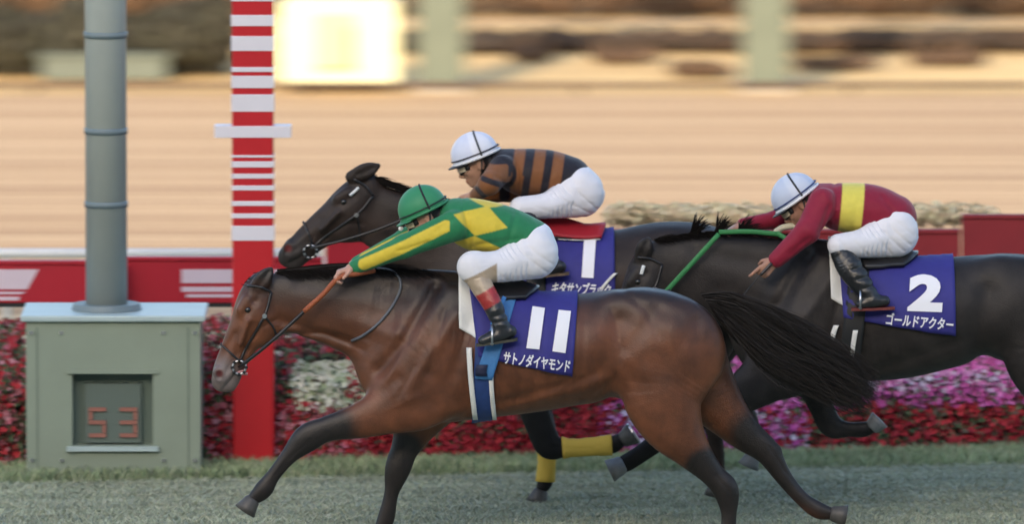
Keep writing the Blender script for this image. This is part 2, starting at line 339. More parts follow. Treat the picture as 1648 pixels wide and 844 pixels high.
board('hoarding', 'dark red board at the far right, higher than its neighbour', 1548, 2300, 352, 470, YB + .3, M['hoarddark'], g_)
# low white rail in front of the dark red boards
def rail(name, label, px0, px1, pyt, y, r, post_h, gap, mt):
    x0, _, z = P(px0, pyt, y); x1 = P(px1, pyt, y)[0]; x0, x1, z = float(x0), float(x1), float(z)
    e = empty(name, ((x0 + x1) / 2, y, 0), label, 'rail')
    MB().tube([(x0, y, z - r), (x1, y, z - r)], r, 14).build('rail_tube', mt, e, True)
    n = max(2, int((x1 - x0) / gap)); 
    for i in range(n + 1):
        x = x0 + (x1 - x0) * i / n; MB().tube([(x, y + .10, -.02), (x, y + .06, z * .7), (x, y, z - 2 * r + .004)], [.022, .022, .018], 8).build('rail_post', mt, e, True)
    return e
rail('white_rail', 'thick white rail in front of the dark red boards on the right', 1440, 2300, 415, 5.15, .024, 1, 1.6, M['whitepaint'])
rail('running_rail', 'white running rail along the dirt track behind the grey post', -500, 520, 400, 8.0, .030, 1, 1.8, M['whitepaint'])
# pale hedge on the right behind the boards
def hedge(name, label, px0, px1, y, z1, depth, n, size, cols, seed_clumps=14, cat='hedge', z0=0):
    x0 = float(P(px0, 200, y)[0]); x1 = float(P(px1, 200, y)[0]); e = empty(name, ((x0 + x1) / 2, y, 0), label, cat)
    k = seed_clumps; cx = np.linspace(x0, x1, k) + RNG.normal(size=k) * (x1 - x0) / k * .25; ch = z0 + (z1 - z0) * RNG.uniform(.75, 1.05, k); cw = (x1 - x0) / k * RNG.uniform(.8, 2.0, k)
    def fn(m):
        i = RNG.integers(0, k, m); d = RNG.normal(size=(m, 3)); d /= np.linalg.norm(d, axis=1)[:, None]; rr = RNG.uniform(.7, 1.05, m)[:, None]; d = d * rr
        p = np.stack([cx[i] + d[:, 0] * cw[i], y + d[:, 1] * depth, z0 + (ch[i] - z0) * .5 * (1 + d[:, 2])], 1); return p, d
    leafs = leafcloud(n, fn, size, cols, 'foliage', None, None); leafs.parent = e; leafs.data.transform(Matrix.Translation(-e.location))
    for i in range(k):
        mb = MB()
        for q in range(4):
            a = RNG.normal(size=3) * .25; mb.tube([(cx[i], y, 0), (cx[i] + a[0] * cw[i], y + a[1] * depth, ch[i] * .5), (cx[i] + 1.6 * a[0] * cw[i], y + 2 * a[1] * depth, ch[i] * .92)], [.014, .009, .003], 5)
        mb.build('stem', M['twig'], e)
    return e
hedge('flower_planter', 'pale cream flowering row above the dark red boards', 985, 1590, 6.15, float(P(1, 326, 6.15)[2]), .10, 9000, .020, [(.78, .68, .46), (.66, .62, .40), (.8, .72, .52), (.7, .55, .38)], 60, 'flowers', z0=float(P(1, 362, 6.15)[2]))

# grey post and booth at the left
xb0, xb1 = X(42, 3.0), X(322, 3.0); yb = 3.0
zt = float(P(180, 519, yb)[2]); zb0 = 0
bo = empty('display_booth', ((xb0 + xb1) / 2, yb, 0), 'green metal booth with a recessed red number display below the grey post', 'booth')
rx0, rx1 = X(116, yb), X(246, yb); rz1 = float(P(1, 603, yb)[2]); rz0 = float(P(1, 718, yb)[2])
fr = MB(); fr.box((xb0, yb, .02), (rx0, yb + .62, zt)).box((rx1, yb, .02), (xb1, yb + .62, zt)).box((rx0, yb, rz1), (rx1, yb + .62, zt - .002)).box((rx0, yb, .022), (rx1, yb + .62, rz0))
fr.build('casing', M['boothgreen'], bo)
MB().box((rx0, yb + .10, rz0), (rx1, yb + .14, rz1)).build('back_panel', M['recess'], bo)
dx0, dx1 = X(136, yb), X(226, yb); dz1 = float(P(1, 640, yb)[2])
dp = MB().box((dx0, yb + .05, rz0 + .01), (dx1, yb + .098, rz1 - .06)).build('display', mat('display_glass', (.12, .155, .135), .35, spec=.5), bo)
MB().box((rx0 - .03, yb - .014, rz1 + .004), (rx1 + .03, yb - .001, rz1 + .03)).build('lintel', M['boothgreen'], bo)
MB().box((rx0 - .03, yb - .03, rz0 - .03), (rx1 + .03, yb - .001, rz0 - .004)).build('sill', M['boothtop'], bo)
MB().box((xb0 - .03, yb - .03, zt + .003), (xb1 + .03, yb + .66, zt + .04)).build('top_plate', M['boothtop'], bo, bevel=.01)
for x in (xb0 + .03, rx0 - .06, rx1 + .06, xb1 - .03):
    for z in (.10, zt - .06):
        MB().tube([(x, yb - .012, z), (x, yb + .002, z)], .011, 8).build('bolt', M['steel'], bo)
for x in (xb0 + .06, xb1 - .07): MB().box((x, yb - .004, .05), (x + .006, yb - .0005, zt - .03)).build('panel_seam', M['recess'], bo)
MB().box((xb0 - .02, yb - .02, -.01), (xb1 + .02, yb + .64, .018)).build('plinth', M['concrete'], bo)
SEG = {'5': 'afgcd', '3': 'abgcd'}
for ch, cx in (('5', 156), ('3', 206)):
    x0 = X(cx - 14, yb); x1 = X(cx + 14, yb); z1 = float(P(1, 658, yb)[2]); z0 = float(P(1, 706, yb)[2]); zm = (z0 + z1) / 2; w = .022; yy = yb + .036; mb = MB()
    S_ = {'a': (x0, z1 - w, x1, z1), 'g': (x0, zm - w / 2, x1, zm + w / 2), 'd': (x0, z0, x1, z0 + w), 'f': (x0, zm + w / 2 + .003, x0 + w, z1 - w - .003), 'b': (x1 - w, zm + w / 2 + .003, x1, z1 - w - .003), 'c': (x1 - w, z0 + w + .003, x1, zm - w / 2 - .003), 'e': (x0, z0 + w + .003, x0 + w, zm - w / 2 - .003)}
    for k in SEG[ch]: a = S_[k]; mb.box((a[0], yy, a[1]), (a[2], yy + .01, a[3]))
    mb.build('digit', M['digitred'], dp)
gx = X(172, 3.3); gp = empty('camera_post', (gx, 3.3, zt + .04), 'thick grey green post rising from the green booth', 'post')
MB().tube([(gx, 3.3, zt + .04), (gx, 3.3, 5.2)], .118, 32).build('shaft', M['postgrey'], gp, True)
MB().tube([(gx, 3.3, zt + .042), (gx, 3.3, zt + .075)], [.20, .19], 32).build('base_flange', M['postdark'], gp)
for py in (215, 333, 60):
    z = float(P(1, py, 3.3)[2]); MB().tube([(gx, 3.3, z), (gx, 3.3, z + .035)], .124, 32).build('collar', M['postdark'], gp, True)


# red and white finish post
px_ = X(408, 3.55); yp = 3.55; hw = .118; wp_ = empty('finish_post', (px_, yp, 0), 'red finish post banded in white, rising behind the bay horse head', 'post')
MB().box((px_ - hw, yp - hw * .6, -.01), (px_ + hw, yp + hw * .6, 4.6)).build('shaft', M['polered'], wp_, bevel=.012)
MB().box((px_ - hw - .08, yp - .16, -.015), (px_ + hw + .08, yp + .16, .03)).build('base_plate', M['concrete'], wp_)
for a, b in ((-90, -60), (-30, 2), (24, 42), (58, 82), (108, 116), (122, 142), (152, 180), (203, 222), (250, 254), (260, 270), (280, 288), (299, 307), (324, 332), (344, 352), (364, 388)):
    z1 = float(P(1, a, yp - .08)[2]); z0 = float(P(1, b, yp - .08)[2]); e_ = .004 if b - a < 40 else .003; wx = hw + (.10 if (a, b) == (203, 222) else e_)
    MB().box((px_ - wx, yp - hw * .6 - e_, z0), (px_ + wx, yp + hw * .6 + e_, z1)).build('white_band', M['polewhite'], wp_, bevel=.003)

# beyond the dirt track
yf = 27.0
def XF(px, y): return float(P(px, 100, y)[0])
def pillar(label, px0, px1, y):
    x0, x1 = XF(px0, y), XF(px1, y); e = empty('pillar', ((x0 + x1) / 2, y, 0), label, 'pillar', 'pale green pillars beyond the dirt track')
    MB().box((x0, y, 0), (x1, y + .35, 3.2)).build('shaft', M['palegreen'], e, bevel=.02)
    MB().box((x0 - .04, y - .04, -.012), (x1 + .04, y + .39, .06)).build('foot', M['concrete'], e)
    for z in (1.1, 2.2): MB().box((x0 - .008, y - .008, z), (x1 + .008, y + .358, z + .03)).build('joint_band', M['boothgreen'], e)
pillar('pale green pillar beside the bright cream board', 672, 748, yf)
pillar('pale green pillar alone on the right beyond the dirt track', 1196, 1270, yf)
x0, x1 = XF(452, yf), XF(640, yf); z1 = float(P(1, 3, yf)[2])
cb = empty('cream_board', ((x0 + x1) / 2, yf, 0), 'bright sunlit cream board standing beyond the dirt track', 'board')
MB().box((x0, yf, .03), (x1, yf + .5, z1)).build('cabinet', M['boardyellow'], cb, bevel=.02)
MB().box((XF(505, yf), yf - .012, float(P(1, 108, yf)[2])), (XF(575, yf), yf - .001, float(P(1, 22, yf)[2]))).build('front_panel', M['boardpanel'], cb)
MB().box((XF(560, yf), yf - .022, float(P(1, 106, yf)[2])), (XF(570, yf), yf - .013, float(P(1, 44, yf)[2]))).build('handle', M['palegreen'], cb)
MB().box((XF(505, yf), yf - .03, float(P(1, 111, yf)[2])), (XF(575, yf), yf - .001, float(P(1, 109, yf)[2]))).build('panel_ledge', M['palegreen'], cb)
for x in (x0 + .04, x1 - .12): MB().box((x, yf + .05, -.012), (x + .08, yf + .45, .028)).build('foot', M['concrete'], cb)
def frail(label, pyt, y, px0=-900, px1=2600, mt='whitepaint'):
    x0, x1 = XF(px0, y), XF(px1, y); z = float(P(1, pyt, y)[2]); e = empty('far_rail', ((x0 + x1) / 2, y, 0), label, 'rail')
    MB().tube([(x0, y, z), (x1, y, z)], .022, 8).build('rail_tube', M[mt], e, True); n = int((x1 - x0) / 1.9)
    for i in range(n + 1):
        x = x0 + (x1 - x0) * i / n + .4; MB().tube([(x, y + .03, -.012), (x, y + .03, z)], .02, 6).build('rail_post', M[mt], e, True)
frail('low dark rail edging the far side of the dirt track', 136, 26.9, mt='twig')
frail('faded pale rail in front of the brown shrubs beyond the lawn', 36, 31.2, mt='fadedrail')
DK = [(.055, .045, .04), (.08, .06, .05), (.045, .04, .035), (.10, .075, .055)]; BRN = [(.17, .10, .06), (.22, .135, .08), (.12, .075, .05), (.28, .18, .11)]; OL = [(.06, .06, .04), (.085, .08, .055), (.05, .045, .035)]
def zf(py, y): return max(.15, float(P(1, py, y)[2]))
hedge('hedge', 'long low dark brown hedge beyond the infield lawn on the right', 780, 1750, 30.7, zf(46, 30.7), .35, 22000, .022, DK + BRN[:1], 60)
hedge('hedge', 'short dark hedge between the cream board and the pillars', 560, 790, 30.6, zf(50, 30.6), .35, 4500, .028, DK, 8)
hedge('hedge', 'tall dark olive hedge behind the grey post', -300, 345, 28.6, zf(-10, 28.6), .5, 20000, .035, OL, 16)
hedge('shrub_row', 'brown leafless shrub row at the very back', -500, 2100, 34.2, zf(-60, 34.2), .5, 40000, .030, BRN + DK[:2], 80)
for i, (a, b, y, t) in enumerate(((1090, 1160, 28.4, 98), (960, 1040, 29.6, 84), (1300, 1390, 29.0, 92), (1480, 1570, 29.4, 86), (830, 880, 29.8, 84))):
    hedge('bush', ['small brown bush left of the lone green pillar', 'brown bush under the long dark hedge', 'first brown bush right of the lone green pillar', 'brown bush near the right end of the lawn', 'small brown bush right of the first green pillar'][i], a, b, y, zf(t, y) * .8, .25, 1800, .016, BRN + BRN + DK, 6, 'bush')
x0, x1 = XF(66, 28.0), XF(268, 28.0); ub = empty('utility_box', ((x0 + x1) / 2, 28, 0), 'grey green utility box in front of the olive hedge', 'box')
MB().box((x0, 28.0, 0), (x1, 28.4, zf(92, 28))).build('cabinet', M['utility'], ub, bevel=.01); MB().box((x0 - .03, 27.97, zf(92, 28) + .002), (x1 + .03, 28.43, zf(92, 28) + .03)).build('lid', M['utility'], ub)

# grandstand behind the camera: it shades the turf while the dirt beyond lies in sun
gs = empty('grandstand', (0, -78, 0), 'tall grandstand facing the track, behind the viewpoint and outside the picture', 'grandstand')
YS = -76.0; HS = (abs(YS) + 13.4) * math.tan(R(SUN_EL)) / math.cos(R(SUN_AZ - 180))
MB().box((-140, YS - 26, HS - 1.2), (140, YS, HS)).build('roof', M['concrete'], gs)
MB().box((-140, YS - 27, -.02), (140, YS - 26.01, HS - .01)).build('back_wall', M['concrete'], gs)
for i in range(12): MB().box((-139, YS - 2 - i * 1.9, -.02), (139, YS - .12 - i * 1.9, 1 + i * 1.1)).build('seating_step', M['concrete'], gs)
for i in range(12): x = -132 + i * 24; MB().box((x - .5, YS - 25.9, 0), (x + .5, YS - 24.9, HS - 1.21)).build('column', M['concrete'], gs)

# ------------------------------------------------------------------ implicit bodies
def catmull(st, n):
    st = np.asarray(st, float); out = []
    e = np.vstack([2 * st[0] - st[1], st, 2 * st[-1] - st[-2]])
    for i in range(len(st) - 1):
        p0, p1, p2, p3 = e[i:i + 4]
        for t in np.linspace(0, 1, n, endpoint=False):
            out.append(.5 * ((2 * p1) + (p2 - p0) * t + (2 * p0 - 5 * p1 + 4 * p2 - p3) * t * t + (3 * p1 - p0 - 3 * p2 + p3) * t ** 3))
    out.append(st[-1]); return np.array(out)
class Field:
    def __init__(s, x0, x1, z0, z1, Y, hw, h):
        s.h = h; s.Y = Y
        s.X = np.arange(x0, x1, h, dtype=np.float32); s.Yv = np.arange(Y - hw, Y + hw, h, dtype=np.float32); s.Z = np.arange(z0, z1, h, dtype=np.float32)
        s.F = np.full((len(s.X), len(s.Yv), len(s.Z)), .5, np.float32)
    def box(s, lo, hi, m):
        r = []
        for ax, a, b in zip((s.X, s.Yv, s.Z), lo, hi):
            i0 = max(0, int((a - m - ax[0]) / s.h)); i1 = min(len(ax), int((b + m - ax[0]) / s.h) + 2); r.append(slice(i0, max(i1, i0)))
        return tuple(r)
    def blend(s, sl, d, k, sub=False):
        f = s.F[sl]
        if sub: f = -f
        if k > 0:
            hh = np.maximum(k - np.abs(f - d), 0) / k; r = np.minimum(f, d) - hh * hh * k * .25
        else: r = np.minimum(f, d)
        s.F[sl] = -r if sub else r
    def path(s, st, k=.03, n=6, both=False, sub=False, infl=0.0):
        """st: rows of (px, py, half height px, half width m, lateral m)"""
        for sg in ((1, -1) if both else (1,)):
            q = [(p[0], p[1], p[2] * PXM, p[3], (p[4] if len(p) > 4 else 0) * sg) for p in st]
            w = []
            for p in q:
                x, _, z = P(p[0], p[1], s.Y + p[4]); w.append((x, z, p[2] + infl, p[3] + infl, s.Y + p[4]))
            c = catmull(w, n) if len(w) > 1 else np.array([w[0], w[0]])
            lo = (np.min(c[:, 0] - c[:, 2]), np.min(c[:, 4] - c[:, 3]), np.min(c[:, 1] - c[:, 2])); hi = (np.max(c[:, 0] + c[:, 2]), np.max(c[:, 4] + c[:, 3]), np.max(c[:, 1] + c[:, 2]))
            sl = s.box(lo, hi, max(k * float(np.max(c[:, 2] / c[:, 3])), k, 2 * s.h) + .02)
            gx = s.X[sl[0]][:, None]; gz = s.Z[sl[2]][None, :]
            if gx.size == 0 or gz.size == 0: continue
            best = None
            for i in range(len(c) - 1):
                a, b = c[i], c[i + 1]; dx, dz = b[0] - a[0], b[1] - a[1]; L2 = dx * dx + dz * dz + 1e-9
                t = np.clip(((gx - a[0]) * dx + (gz - a[1]) * dz) / L2, 0, 1)
                d2 = (gx - a[0] - t * dx) ** 2 + (gz - a[1] - t * dz) ** 2
                r = a[2] + t * (b[2] - a[2]); sc = np.sqrt(d2) - r
                ww = a[3] + t * (b[3] - a[3]); yc = a[4] + t * (b[4] - a[4])
                if best is None: best = [sc, d2, r, ww, yc]
                else:
                    m = sc < best[0]
                    for j, arr in enumerate((sc, d2, r, ww, yc)): best[j] = np.where(m, arr, best[j])
            _, d2, r, ww, yc = [b_.astype(np.float32) for b_ in best]
            y = s.Yv[sl[1]][None, :, None]
            rr = (r / ww)[:, None, :]
            q = np.sqrt(d2[:, None, :] + ((y - yc[:, None, :]) * rr) ** 2) - r[:, None, :]
            q *= np.minimum(1, ww / r)[:, None, :]
            s.blend(sl, q, k, sub)
    def pt(s, p): 
        x, y, z = P(p[0], p[1], s.Y + p[2]); return np.array([float(x), float(y), float(z)])
    def cap(s, A, B, ra, rb, k=.01, sub=False):
        """world points"""
        A = np.asarray(A, float); B = np.asarray(B, float); r = max(ra, rb)
        sl = s.box(np.minimum(A, B) - r, np.maximum(A, B) + r, max(k, 2 * s.h) + .01)
        x = s.X[sl[0]][:, None, None]; y = s.Yv[sl[1]][None, :, None]; z = s.Z[sl[2]][None, None, :]
        if x.size * y.size * z.size == 0: return
        D = B - A; L2 = float(D @ D) + 1e-9
        t = np.clip(((x - A[0]) * D[0] + (y - A[1]) * D[1] + (z - A[2]) * D[2]) / L2, 0, 1)
        d = np.sqrt((x - A[0] - t * D[0]) ** 2 + (y - A[1] - t * D[1]) ** 2 + (z - A[2] - t * D[2]) ** 2) - (ra + t * (rb - ra))
        s.blend(sl, d.astype(np.float32), k, sub)
    def ell(s, C, r, fwd, up, k=.02, sub=False):
        """world centre, radii along fwd, lateral, up"""
        C = np.asarray(C, float); fwd = np.asarray(fwd, float); up = np.asarray(up, float); lat = np.cross(up, fwd)
        m = max(r); sl = s.box(C - m, C + m, max(k, 2 * s.h) * m / min(r) + .01)
        x = s.X[sl[0]][:, None, None] - C[0]; y = s.Yv[sl[1]][None, :, None] - C[1]; z = s.Z[sl[2]][None, None, :] - C[2]
        if x.size * y.size * z.size == 0: return
        g = 0
        for ax, rr in zip((fwd, lat, up), r): g = g + ((x * ax[0] + y * ax[1] + z * ax[2]) / rr) ** 2
        d = (np.sqrt(g) - 1) * min(r); s.blend(sl, d.astype(np.float32), k, sub)
    def relief(s, lines):
        """(points px, radius px, height m, lateral reach): ridges (+) and hollows (-) seen from the side"""
        for pts, rad, hgt in lines:
            w = [P(a, b, s.Y - .2) for a, b in pts]; c = np.array([(float(q[0]), float(q[2])) for q in w])
            if len(c) == 1: c = np.vstack([c, c])
            rad *= PXM; hgt *= 1.45; lo = c.min(0) - 3 * rad; hi = c.max(0) + 3 * rad
            sl = s.box((lo[0], s.Y - 9, lo[1]), (hi[0], s.Y + 9, hi[1]), 0)
            gx = s.X[sl[0]][:, None]; gz = s.Z[sl[2]][None, :]
            if gx.size == 0 or gz.size == 0: continue
            d2 = None
            for i in range(len(c) - 1):
                D = c[i + 1] - c[i]; t = np.clip(((gx - c[i][0]) * D[0] + (gz - c[i][1]) * D[1]) / (D @ D + 1e-9), 0, 1)
                e = (gx - c[i][0] - t * D[0]) ** 2 + (gz - c[i][1] - t * D[1]) ** 2
                d2 = e if d2 is None else np.minimum(d2, e)
            s.F[sl] -= (hgt * np.exp(-d2 / (rad * rad)))[:, None, :].astype(np.float32)
    def sample(s, x, y, z):
        F = s.F; i = np.clip((x - s.X[0]) / s.h, 0, F.shape[0] - 1.001); j = np.clip((y - s.Yv[0]) / s.h, 0, F.shape[1] - 1.001); k = np.clip((z - s.Z[0]) / s.h, 0, F.shape[2] - 1.001)
        a = i.astype(int); b = j.astype(int); c = k.astype(int); u = i - a; v = j - b; w = k - c; r = 0
        for da in (0, 1):
            for db in (0, 1):
                for dc in (0, 1):
                    r = r + F[a + da, b + db, c + dc] * (u if da else 1 - u) * (v if db else 1 - v) * (w if dc else 1 - w)
        return r
    def near(s, px, py, off=0.0, dflt=0.0):
        """depth of the near surface (pushed out by off) behind side points"""
        px = np.atleast_1d(np.asarray(px, float)); py = np.atleast_1d(np.asarray(py, float)); y = np.full(px.shape, s.Yv[0], float); res = np.full(px.shape, np.nan)
        prev = None
        ys = np.arange(s.Yv[0], s.Y + .25, .004)
        for yy in ys:
            x, _, z = P(px, py, yy); f = s.sample(x, np.full(px.shape, yy), z) - off
            if prev is not None:
                hit = np.isnan(res) & (f < 0)
                res[hit] = yy - .004 * (f[hit] / (f[hit] - prev[hit] - 1e-9))
            prev = f
        bad = np.isnan(res)
        if bad.any():
            if (~bad).any():
                idx = np.arange(len(res)); res[bad] = np.interp(idx[bad], idx[~bad], res[~bad])
            else: res[:] = s.Y + dflt
        return res
    def out(s, c, ax, th, off, perp=None):
        """march outwards from world centre c in the plane normal to ax (a direction in xz) at angles th"""
        ax = np.asarray(ax, float); ax /= np.linalg.norm(ax); pz = np.array([-ax[2], 0, ax[0]])
        if pz[2] < 0: pz = -pz
        th = np.asarray(th, float); d = np.cos(th)[:, None] * pz + np.sin(th)[:, None] * np.array([0, -1, 0])
        rr = np.zeros(len(th)); done = np.zeros(len(th), bool)
        for r in np.arange(.004, .7, .004):
            p = c + d * r; f = s.sample(p[:, 0], p[:, 1], p[:, 2]) - off
            n = (~done) & (f > 0); rr[n] = r; done |= n
            if done.all(): break
        rr[~done] = .05
        return c + d * rr[:, None]
    def mesh(s, name, colf=None, wrinkle=None):
        F = s.F; I = F < 0; nx, ny, nz = F.shape
        occ = np.zeros((nx - 1, ny - 1, nz - 1), np.int8)
        for a in (0, 1):
            for b in (0, 1):
                for c in (0, 1): occ += I[a:nx - 1 + a, b:ny - 1 + b, c:nz - 1 + c]
        act = (occ > 0) & (occ < 8); idx = np.argwhere(act); i, j, k = idx.T
        vid = np.full(act.shape, -1, np.int32); vid[i, j, k] = np.arange(len(idx))
        acc = np.zeros((len(idx), 3)); cnt = np.zeros(len(idx))
        cs = [(a, b, c) for a in (0, 1) for b in (0, 1) for c in (0, 1)]
        for p in cs:
            for ax in range(3):
                if p[ax] == 1: continue
                q = list(p); q[ax] = 1
                f0 = F[i + p[0], j + p[1], k + p[2]]; f1 = F[i + q[0], j + q[1], k + q[2]]
                m = (f0 < 0) != (f1 < 0); t = f0[m] / (f0[m] - f1[m])
                e = np.tile(np.array(p, float), (m.sum(), 1)); e[:, ax] += t
                acc[m] += e; cnt[m] += 1
        v = (idx + acc / cnt[:, None]) * s.h + np.array([s.X[0], s.Yv[0], s.Z[0]])
        quads = []
        for ax in range(3):
            o1, o2 = [(1, 2), (2, 0), (0, 1)][ax]
            sl0 = [slice(1, n - 1) for n in (nx, ny, nz)]; sl1 = list(sl0)
            sl0[ax] = slice(0, (nx, ny, nz)[ax] - 1); sl1[ax] = slice(1, (nx, ny, nz)[ax])
            A = I[tuple(sl0)]; B = I[tuple(sl1)]
            for flip, mk in ((False, A & ~B), (True, ~A & B)):
                e = np.argwhere(mk)
                if not len(e): continue
                off = np.ones(3, int); off[ax] = 0; e = e + off
                def cell(d1, d2):
                    g = e.copy(); g[:, o1] -= d1; g[:, o2] -= d2; return vid[g[:, 0], g[:, 1], g[:, 2]]
                qd = np.stack([cell(1, 1), cell(0, 1), cell(0, 0), cell(1, 0)], 1)
                quads.append(qd[:, ::-1] if flip else qd)
        f = np.vstack(quads); f = f[(f >= 0).all(1)]
        # one relaxation pass takes the voxel steps out
        e = np.vstack([f[:, [0, 1]], f[:, [1, 2]], f[:, [2, 3]], f[:, [3, 0]]])
        for _ in range(2):
            sm = np.zeros_like(v); ct = np.zeros(len(v))
            for a, b in ((0, 1), (1, 0)):
                for c in range(3): sm[:, c] += np.bincount(e[:, a], v[e[:, b], c], len(v))
                ct += np.bincount(e[:, a], minlength=len(v))
            v = v * .5 + .5 * sm / np.maximum(ct, 1)[:, None]
        col = None
        if colf is not None:
            qx, qy = side(v[:, 0], v[:, 2], s.Y - .15); col = sum(colf(qx + a, qy + b, v[:, 1] - s.Y, v) for a, b in ((.8, .3), (-.8, -.3), (.3, -.8), (-.3, .8))) / 4
        return mesh_np(name, v, f, True, col)

def inpoly(px, py, poly):
    c = np.zeros(px.shape, bool); n = len(poly)
    for i in range(n):
        x0, y0 = poly[i]; x1, y1 = poly[(i + 1) % n]
        m = ((y0 > py) != (y1 > py)) & (px < (x1 - x0) * (py - y0) / (y1 - y0 + 1e-9) + x0); c ^= m
    return c
def seg(px, py, a, b):
    dx, dy = b[0] - a[0], b[1] - a[1]; t = np.clip(((px - a[0]) * dx + (py - a[1]) * dy) / (dx * dx + dy * dy), 0, 1)
    return np.hypot(px - a[0] - t * dx, py - a[1] - t * dy)
def sst(a, b, x): t = np.clip((x - a) / (b - a), 0, 1); return t * t * (3 - 2 * t)
def mixc(c, d, w): return c * (1 - w[:, None]) + np.array(d) * w[:, None]

def grid_mesh(name, rows):
    """rows: list of equal-length point arrays"""
    v = np.vstack(rows); n = len(rows[0]); f = []
    for i in range(len(rows) - 1):
        for j in range(n - 1): f.append((i * n + j, i * n + j + 1, (i + 1) * n + j + 1, (i + 1) * n + j))
    return mesh_np(name, v, f)
def solid(o, t):
    m = o.modifiers.new('thickness', 'SOLIDIFY'); m.thickness = t; m.offset = 0; return o
def wrap(F, name, mat_, parent, top, bot, off, zc, nc=24, nr=18, full=False, one=False, thick=.005, ripple=0):
    """cloth over the back: top=(px0,px1) on the ridge; bot=((px,py),(px,py)) lower corners on the near side, mirrored on the far side"""
    rows = []
    for s_ in np.linspace(0, 1, nc):
        xt = P(top[0] * (1 - s_) + top[1] * s_, 450, F.Y - .05)[0]
        bx = bot[0][0] * (1 - s_) + bot[1][0] * s_; by = bot[0][1] * (1 - s_) + bot[1][1] * s_
        xb, _, zb = P(bx, by, F.Y - .27)
        th = np.radians(np.linspace(0, 180, 61)); pts = []
        base = F.out(np.array([float(xb + xt) / 2, F.Y, zc]), (1, 0, 0), th, off)
        k = len(th) - 1
        if not full:
            w = np.where(base[:, 2] <= zb)[0]; w = w[w > 10]; k = w[0] if len(w) else 30
        te = th[k]
        if not full and k > 1:
            fr_ = float((base[k - 1, 2] - zb) / (base[k - 1, 2] - base[k, 2] + 1e-9)); te = th[k - 1] + (th[k] - th[k - 1]) * min(max(fr_, 0), 1)
        tt = np.linspace(0, te, nr); z0 = base[0, 2]; zend = float(np.interp(te, th, base[:, 2]))
        for t in tt:
            zz = np.interp(t, th, base[:, 2]); fr = (z0 - zz) / (z0 - zend + 1e-6)
            x = float(xt) * (1 - fr) + float(xb) * fr
            p = F.out(np.array([x, F.Y, zc]), (1, 0, 0), [t], off + ripple * fr * (1 + math.sin(s_ * 17 + 1)))[0]; pts.append(p)
        pts = np.array(pts)
        if not one:
            m = pts[::-1].copy(); m[:, 1] = 2 * F.Y - m[:, 1]; pts = np.vstack([m[:-1], pts])
        rows.append(pts)
    return solid(link(name, grid_mesh(name, rows), parent, mat_), thick)
def ring(F, name, mat_, parent, c0, c1, yl, off, n=32, m=6, thick=.004, r0=0):
    """band round a limb: c0, c1 side points along its axis"""
    A = F.pt((*c0, yl)); B = F.pt((*c1, yl)); ax = B - A; ax[1] = 0; rows = []
    for t in np.linspace(0, 1, m):
        rows.append(F.out(A + (B - A) * t, ax, np.linspace(0, 2 * math.pi, n), off))
    return solid(link(name, grid_mesh(name, rows), parent, mat_), thick)
def strap(F, name, mat_, parent, pts, r, off=.004, n=8, flat=.5, mirror=False, dflt=0, dens=5):
    c = catmull([(a, b) for a, b in pts], dens); y = F.near(c[:, 0], c[:, 1], off, dflt)
    w = [V(a, b, yy) for (a, b), yy in zip(c, y)]
    if mirror: MB().tube([Vector((p.x, 2 * F.Y - p.y, p.z)) for p in w], r, n).build(name, mat_, parent, True)
    return MB().tube(w, r, n).build(name, mat_, parent, True)
def decal(F, name, mat_, parent, me_pts, faces, off, colf=None):
    a = np.array(me_pts, float); y = F.near(a[:, 0], a[:, 1], off)
    x, yy, z = P(a[:, 0], a[:, 1], y); return link(name, mesh_np(name, np.stack([x, yy, z], 1), faces, False), parent, mat_)
def bar_decal(F, name, mat_, parent, quad, off, n=8):
    tl, tr, br, bl = [np.array(q, float) for q in quad]; pts = []; fc = []
    for j in range(n + 1):
        for i in range(3):
            u = i / 2; v = j / n; pts.append((tl * (1 - u) + tr * u) * (1 - v) + (bl * (1 - u) + br * u) * v)
    for j in range(n):
        for i in range(2): a = j * 3 + i; fc.append((a, a + 3, a + 4, a + 1))
    return decal(F, name, mat_, parent, pts, fc, off)
def text_decal(F, name, mat_, parent, body, o, ux, uy, off, bold=.03, squash=True):
    """text whose box is laid from side point o (lower left) along ux (width) and uy (height)"""
    cu = bpy.data.curves.new('t', 'FONT'); cu.body = body; cu.offset = bold; cu.resolution_u = 4
    ob = bpy.data.objects.new('t', cu); COL.objects.link(ob); bpy.context.view_layer.update()
    dg = bpy.context.evaluated_depsgraph_get(); me = bpy.data.meshes.new_from_object(ob.evaluated_get(dg))
    bm = bmesh.new(); bm.from_mesh(me); bmesh.ops.triangulate(bm, faces=bm.faces)
    v = np.array([q.co[:2] for q in bm.verts]); fc = [[l.index for l in f.verts] for f in bm.faces]; bm.free()
    bpy.data.objects.remove(ob); bpy.data.curves.remove(cu); bpy.data.meshes.remove(me)
    lo = v.min(0); hi = v.max(0); t = (v - lo) / (hi - lo)
    p = np.array(o) + t[:, :1] * np.array(ux) + t[:, 1:] * np.array(uy)
    return decal(F, name, mat_, parent, p, fc, off)

